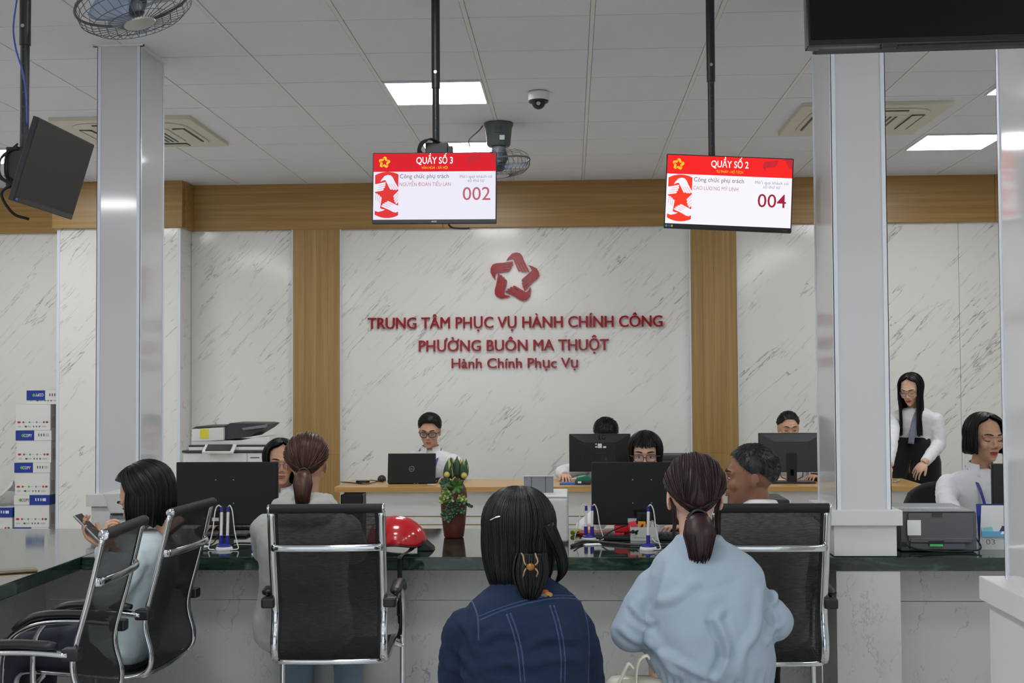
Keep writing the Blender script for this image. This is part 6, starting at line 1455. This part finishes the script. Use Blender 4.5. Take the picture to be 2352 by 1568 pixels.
# woman in light blue bomber jacket
hx, hy, Yh = 1595, 1140, 3.66
L = local_of(hx, hy, Yh, 0)
ridges = [([(1505, 1380), (1540, 1370), (1600, 1330)], .006, .012), ([(1660, 1480), (1655, 1450), (1640, 1415), (1648, 1395)], .015, .012), ([(1540, 1495), (1525, 1500), (1560, 1540)], .010, .012), ([(1530, 1495), (1580, 1520), (1640, 1545)], .012, .011), ([(1690, 1540), (1700, 1480), (1730, 1440), (1745, 1360)], .010, .013), ([(1625, 1540), (1645, 1500), (1650, 1460)], -.012, .010), ([(1470, 1440), (1500, 1470), (1540, 1530)], .012, .016), ([(1600, 1440), (1620, 1380), (1650, 1330)], .004, .02), ([(1560, 1330), (1620, 1335), (1690, 1310)], .003, .012), ([(1520, 1300), (1500, 1360), (1478, 1420)], -.006, .010), ([(1770, 1290), (1775, 1370), (1765, 1450)], -.008, .010), ([(1455, 1400), (1475, 1420), (1492, 1428)], .012, .009), ([(1790, 1380), (1770, 1400), (1785, 1425)], .012, .009), ([(1430, 1450), (1460, 1470), (1490, 1480)], .010, .010), ([(1795, 1440), (1770, 1450), (1760, 1470)], .010, .009)]
def bomber(P):
    N = P.N; PV = P.PV; g = MB(); zz = lambda y: Wp(1600, y, 3.62).z; X = lambda x: L(Wp(x, 1400, 3.62)).x
    def rg(y, x0, x1, ry, dy, pw=2.4): return ((X(x0)+X(x1))/2, N.y+dy, zz(y), (X(x1)-X(x0))/2, ry, pw)
    g.loft([rg(1630, 1510, 1765, .125, -.04), rg(1580, 1500, 1770, .13, -.045), rg(1545, 1505, 1765, .135, -.05), rg(1500, 1478, 1772, .152, -.055), rg(1430, 1476, 1764, .150, -.055), rg(1350, 1480, 1758, .135, -.045), rg(1310, 1488, 1748, .118, -.035), rg(1280, 1505, 1728, .100, -.02), rg(1258, 1532, 1696, .080, -.008), rg(1242, 1548, 1668, .066, 0), rg(1228, 1556, 1660, .056, .004)])
    for s in (-1, 1):
        Sh, E, W = P.A[s]; g.ell(Sh, .058, 16, 10); g.tube([Sh, Sh.lerp(E, .5), E], [.060, .062, .058], 18); g.ell(E, .058, 14, 10); g.tube([E, E.lerp(W, .5), W], [.058, .056, .044], 16)
    me = remesh(g, .0065, 5); wrinkle(me, .0045, 7, 5.0, (1.3, 1, .7))
    ridge_press(me, L, ridges, 3.50, 1.35, 1.15)
    # gathered ribs towards the hem
    zh = zz(1540)
    for v in me.vertices:
        k = max(0, 1-abs(v.co.z-zh)/.05)
        if k > 0: ang = math.atan2(v.co.y-N.y, v.co.x); v.co += Vector((v.co.x, v.co.y-N.y, 0)).normalized()*(.0045*k*math.sin(ang*46))
    me.update(); return me
P = person('woman with dark red ponytail in a light blue bomber jacket, back to us', (hx, hy), Yh, 0, hyaw=0.0, skin=M_skin_pale, top_m=C_blue, shirtfn=bomber, hm=H_burg, hair=hair_ponytail(tail_len=.135, tail_r=.034, out=.030, tie=math.radians(-42), th=.014, front=36), seat=.43, legm=C_black,
           arms={-1: (L(Wp(1448, 1452, 3.56)), Vector((-.12, .22, .72))), 1: (L(Wp(1775, 1425, 3.58)), Vector((.12, .22, .72)))}, sw=.118, neckdrop=.165, lean=.0)
MB().loft([(0, P.N.y+.004, P.N.z+.012, .070, .064), (0, P.N.y+.004, P.N.z+.03, .066, .060), (0, P.N.y+.004, P.N.z+.050, .060, .056)], 36).build('collar_rib', C_blue, P.t, smooth=True)
# side strands in front of the ears
st = MB(); rnd = random.Random(4)
for s, (x0, y0, x1, y1) in ((-1, (1540, 1150, 1546, 1245)), (1, (1655, 1150, 1648, 1240))):
    for k in range(26):
        o = rnd.uniform(-5, 5); pts = [P.L(Wp(lerp(x0, x1, q)+o*(1-q*.4)-s*6*math.sin(q*3), lerp(y0-20, y1-rnd.uniform(0, 25)*0-abs(o)*3, q), 3.64)) for q in np.linspace(0, 1, 9)]; st.tube(pts, [.0018]*8+[.0004], 3, caps=False)
st.build('loose_strands', H_burg, P.t, smooth=True, fix=False)
# cream handbag strap beside her
M_bag = mat('cream_leather', rgb(206, 202, 184), rough=.4)
hp = Wp(1478, 1545, 3.50); t = thing('handbag', 'cream leather handbag at the left hip of the woman in light blue', 'bag', (hp.x, 3.50, .44))
MB().loft([(-.02, .03, 0, .14, .05, 4), (-.02, .03, .08, .135, .05, 4), (-.02, .03, .16, .12, .042, 4), (-.02, .03, hp.z-.44-.02, .07, .03, 3)], 28).build('body', M_bag, t, smooth=True)
zz = lambda x, y: Wp(x, y, 3.49)-Vector((hp.x, 3.50, .44))
MB().tube(smooth_path([zz(1462, 1590), zz(1462, 1545), zz(1470, 1515), zz(1485, 1505), zz(1492, 1512)], 6), .011, 10, flat=(1.3, .4), up=(0, -1, 0)).build('handle', M_bag, t, smooth=True)
MB().tube(smooth_path([zz(1420, 1572), zz(1435, 1540), zz(1445, 1524), zz(1455, 1535)], 6), .012, 8, flat=(1, .4), up=(0, -1, 0)).build('flap_edge', M_bag, t, smooth=True)
# bench the two waiting women sit on
t = thing('waiting_bench', 'steel waiting bench under the two women in front, mostly out of frame', 'bench', (.03, 3.55, 0))
for i in range(3): MB().bb(-.75+.5*i+.02, -.25+.5*i-.02, -.20, .26, .395, .415).build('seat', M_steel, t, bevel=.008)
MB().bb(-.75, .75, .0, .05, .34, .395).build('beam', M_steel, t)
for x in (-.6, .6):
    MB().bb(x-.02, x+.02, .0, .05, .03, .34).build('leg', M_steel, t); MB().bb(x-.025, x+.025, -.25, .28, 0.001, .03).build('foot', M_steel, t, bevel=.005)

# clerk with purple-tinted glasses
hx, hy, Yh = 645, 1060, 6.50
L = local_of(hx, hy, Yh, PI)
P = person('clerk with black bob and purple-tinted glasses behind the left monitor', (hx, hy), Yh, PI, hyaw=.28, hpitch=-.10, skin=M_skin, top_m=C_white, hair=hair_down(.12, face=.88, th=.016, part=-.25, flare=.0, side_in=.012, nstr=500), gaze='open', seat=.44, arms={1: (L(Wp(545, 1235, 6.25)), L(Wp(508, 1213, 6.02))), -1: (L(Wp(700, 1230, 6.3)), L(Wp(660, 1215, 6.05)))}, lip=M_lip, handn=((0, 0, -1), (0, 0, -1)), curl=(.3, .35))
spectacles(P, M_glassf, M_lens, .0235, .0185, 2.4); collar(P, C_white)
# clerk with bangs
hx, hy, Yh = 1482, 1043, 6.50
L = local_of(hx, hy, Yh, PI)
P = person('clerk with bangs and brown glasses peering over the right monitor', (hx, hy), Yh, PI, hyaw=-.08, hpitch=-.12, skin=M_skin_pale, top_m=C_white, hm=H_dkb, hair=hair_down(.09, face=.86, th=.013, flare=-.004, side_in=.015, bangs=True, nstr=450), gaze='open', seat=.44, arms={1: (L(Wp(1345, 1215, 6.25)), L(Wp(1352, 1216, 6.02))), -1: (L(Wp(1600, 1225, 6.3)), L(Wp(1552, 1214, 6.02)))}, curl=(.45, .45))
spectacles(P, mat('brown_frame', rgb(120, 70, 56), rough=.3), M_lensc, .0255, .0185, 3.4, .0021); collar(P, C_white)
# man at the laptop
hx, hy, Yh = 987, 990, 9.50
L = local_of(hx, hy, Yh, PI)
P = person('man with glasses in a white shirt working at the laptop on the back desk', (hx, hy), Yh, PI, fem=False, hyaw=-.03, hpitch=-.22, skin=M_skin, top_m=C_white, hair=hair_short(.018, front=36, side=6, spiky=.003, crown=.006), gaze='down', seat=.46, bulk=1.08, hscale=1.03, sw=.160, neckdrop=.152, arms={1: (L(Wp(922, 1085, 9.3)), L(Wp(950, 1098, 9.05))), -1: (L(Wp(1062, 1085, 9.3)), L(Wp(1030, 1096, 9.05)))})
spectacles(P, M_blackg, M_lensc, .0265, .0170, 4.0, .0030); collar(P, C_white, r0=.064, r1=.080, h=.04); lanyard(P)
# clerk hidden by the stickered monitor
hx, hy, Yh = 1392, 1003, 9.62
L = local_of(hx, hy, Yh, PI)
P = person('dark haired clerk almost hidden behind the stickered back monitor', (hx, hy), Yh, PI, fem=False, hyaw=-.1, hpitch=-.45, skin=M_skin_pale, top_m=C_white, hair=hair_short(.030, front=27, side=-2, spiky=.010, crown=.004, nstr=1100), gaze='down', seat=.46, hscale=1.0, arms={1: (L(Wp(1290, 1085, 9.4)), L(Wp(1298, 1091, 9.22))), -1: (L(Wp(1480, 1090, 9.4)), L(Wp(1430, 1094, 9.25)))}, curl=(.5, .4))
# clerk with tied hair
hx, hy, Yh = 1811, 982, 9.55
L = local_of(hx, hy, Yh, PI)
P = person('clerk with tied-back black hair looking over the wide-stand monitor', (hx, hy), Yh, PI, hyaw=.02, hpitch=-.18, skin=M_skin, top_m=C_white, hair=hair_ponytail(tail_len=.10, tail_r=.03, out=.02, th=.010, front=38), gaze='down', seat=.46, arms={1: (L(Wp(1745, 1090, 9.35)), L(Wp(1790, 1096, 9.25))), -1: (L(Wp(1905, 1085, 9.4)), L(Wp(1872, 1092, 9.16)))}, curl=(.4, .5))
collar(P, C_white)
# standing woman with long hair
hx, hy, Yh = 2092, 893, 9.62
fc = PI-.35; L = local_of(hx, hy, Yh, fc)
P = person('standing woman with long black hair and glasses, white blouse and black skirt', (hx, hy), Yh, fc, seated=False, hyaw=-.22+.0, hpitch=-.38, skin=M_skin_pale, top_m=C_white, hair=hair_down(.36, face=.95, th=.016, part=.15, wave=.004, flare=-.012, back_len=.34, nstr=520), gaze='down', lip=M_lipred, lean=.03, sw=.16,
           arms={-1: (L(Wp(2158, 1020, 9.62)), L(Wp(2124, 1062, 9.40))), 1: (L(Wp(2046, 1020, 9.40)), L(Wp(2040, 1070, 9.25)))}, handd=(Vector((.06, .04, -.07)), None), handn=((0, -.3, -.3), (0, 0, -1)), curl=(.55, .5), legm=None, shirt_puff=.010)
spectacles(P, M_glassf, M_lensc, .025, .019, 2.2); N = P.N; PV = P.PV
MB().loft([(0, PV.y, .42, .19, .13), (0, PV.y, .70, .205, .14), (0, PV.y, .86, .205, .160), (0, PV.y+.002, .98, .176, .142), (0, PV.y+.004, 1.05, .164, .130)], 40).build('skirt', C_black, P.t, smooth=True)
MB().tube(smooth_path([(-.055, N.y+.07, N.z-.01), (-.03, N.y+.10, N.z-.09), (-.01, N.y+.125, N.z-.20), (.0, N.y+.135, N.z-.27)], 5), .022, 10, flat=(1, .25), up=(1, 0, 0)).build('scarf_tie', cloth('checked_tie', rgb(120, 126, 140), weave=.9, scale=220, vary=.5, vscale=120), P.t, smooth=True)
q = Wp(2088, 1078, 9.37); t = thing('smartphone', 'dark phone held low by the standing woman', 'phone', q-Vector((0, 0, .07)), -.5); MB().box((0, 0, .07), (.009, .07, .145), R=RY(.25)).build('body', M_blackg, t, bevel=.003); MB().box((-.006, 0, .07), (.002, .06, .12), R=RY(.25)).build('case', M_dgrey, t)
# woman at the far right
hx, hy, Yh = 2262, 1004, 6.55
L = local_of(hx, hy, Yh, PI)
P = person('woman in a white shirt with blue lanyard seated at the far right counter', (hx, hy), Yh, PI, hyaw=.22, hpitch=-.12, skin=M_skin, top_m=C_white, hm=H_dkb, hair=hair_down(.085, face=.95, th=.018, part=.1, flare=.006, side_in=.006, nstr=500), gaze='down', lip=M_lipred, seat=.46, hscale=1.04, bulk=1.08, arms={1: (L(Wp(2172, 1150, 6.45)), L(Wp(2215, 1215, 6.15))), -1: (L(Wp(2360, 1160, 6.4)), L(Wp(2330, 1215, 6.15)))})
collar(P, C_white, open_=.9, h=.045); lanyard(P)
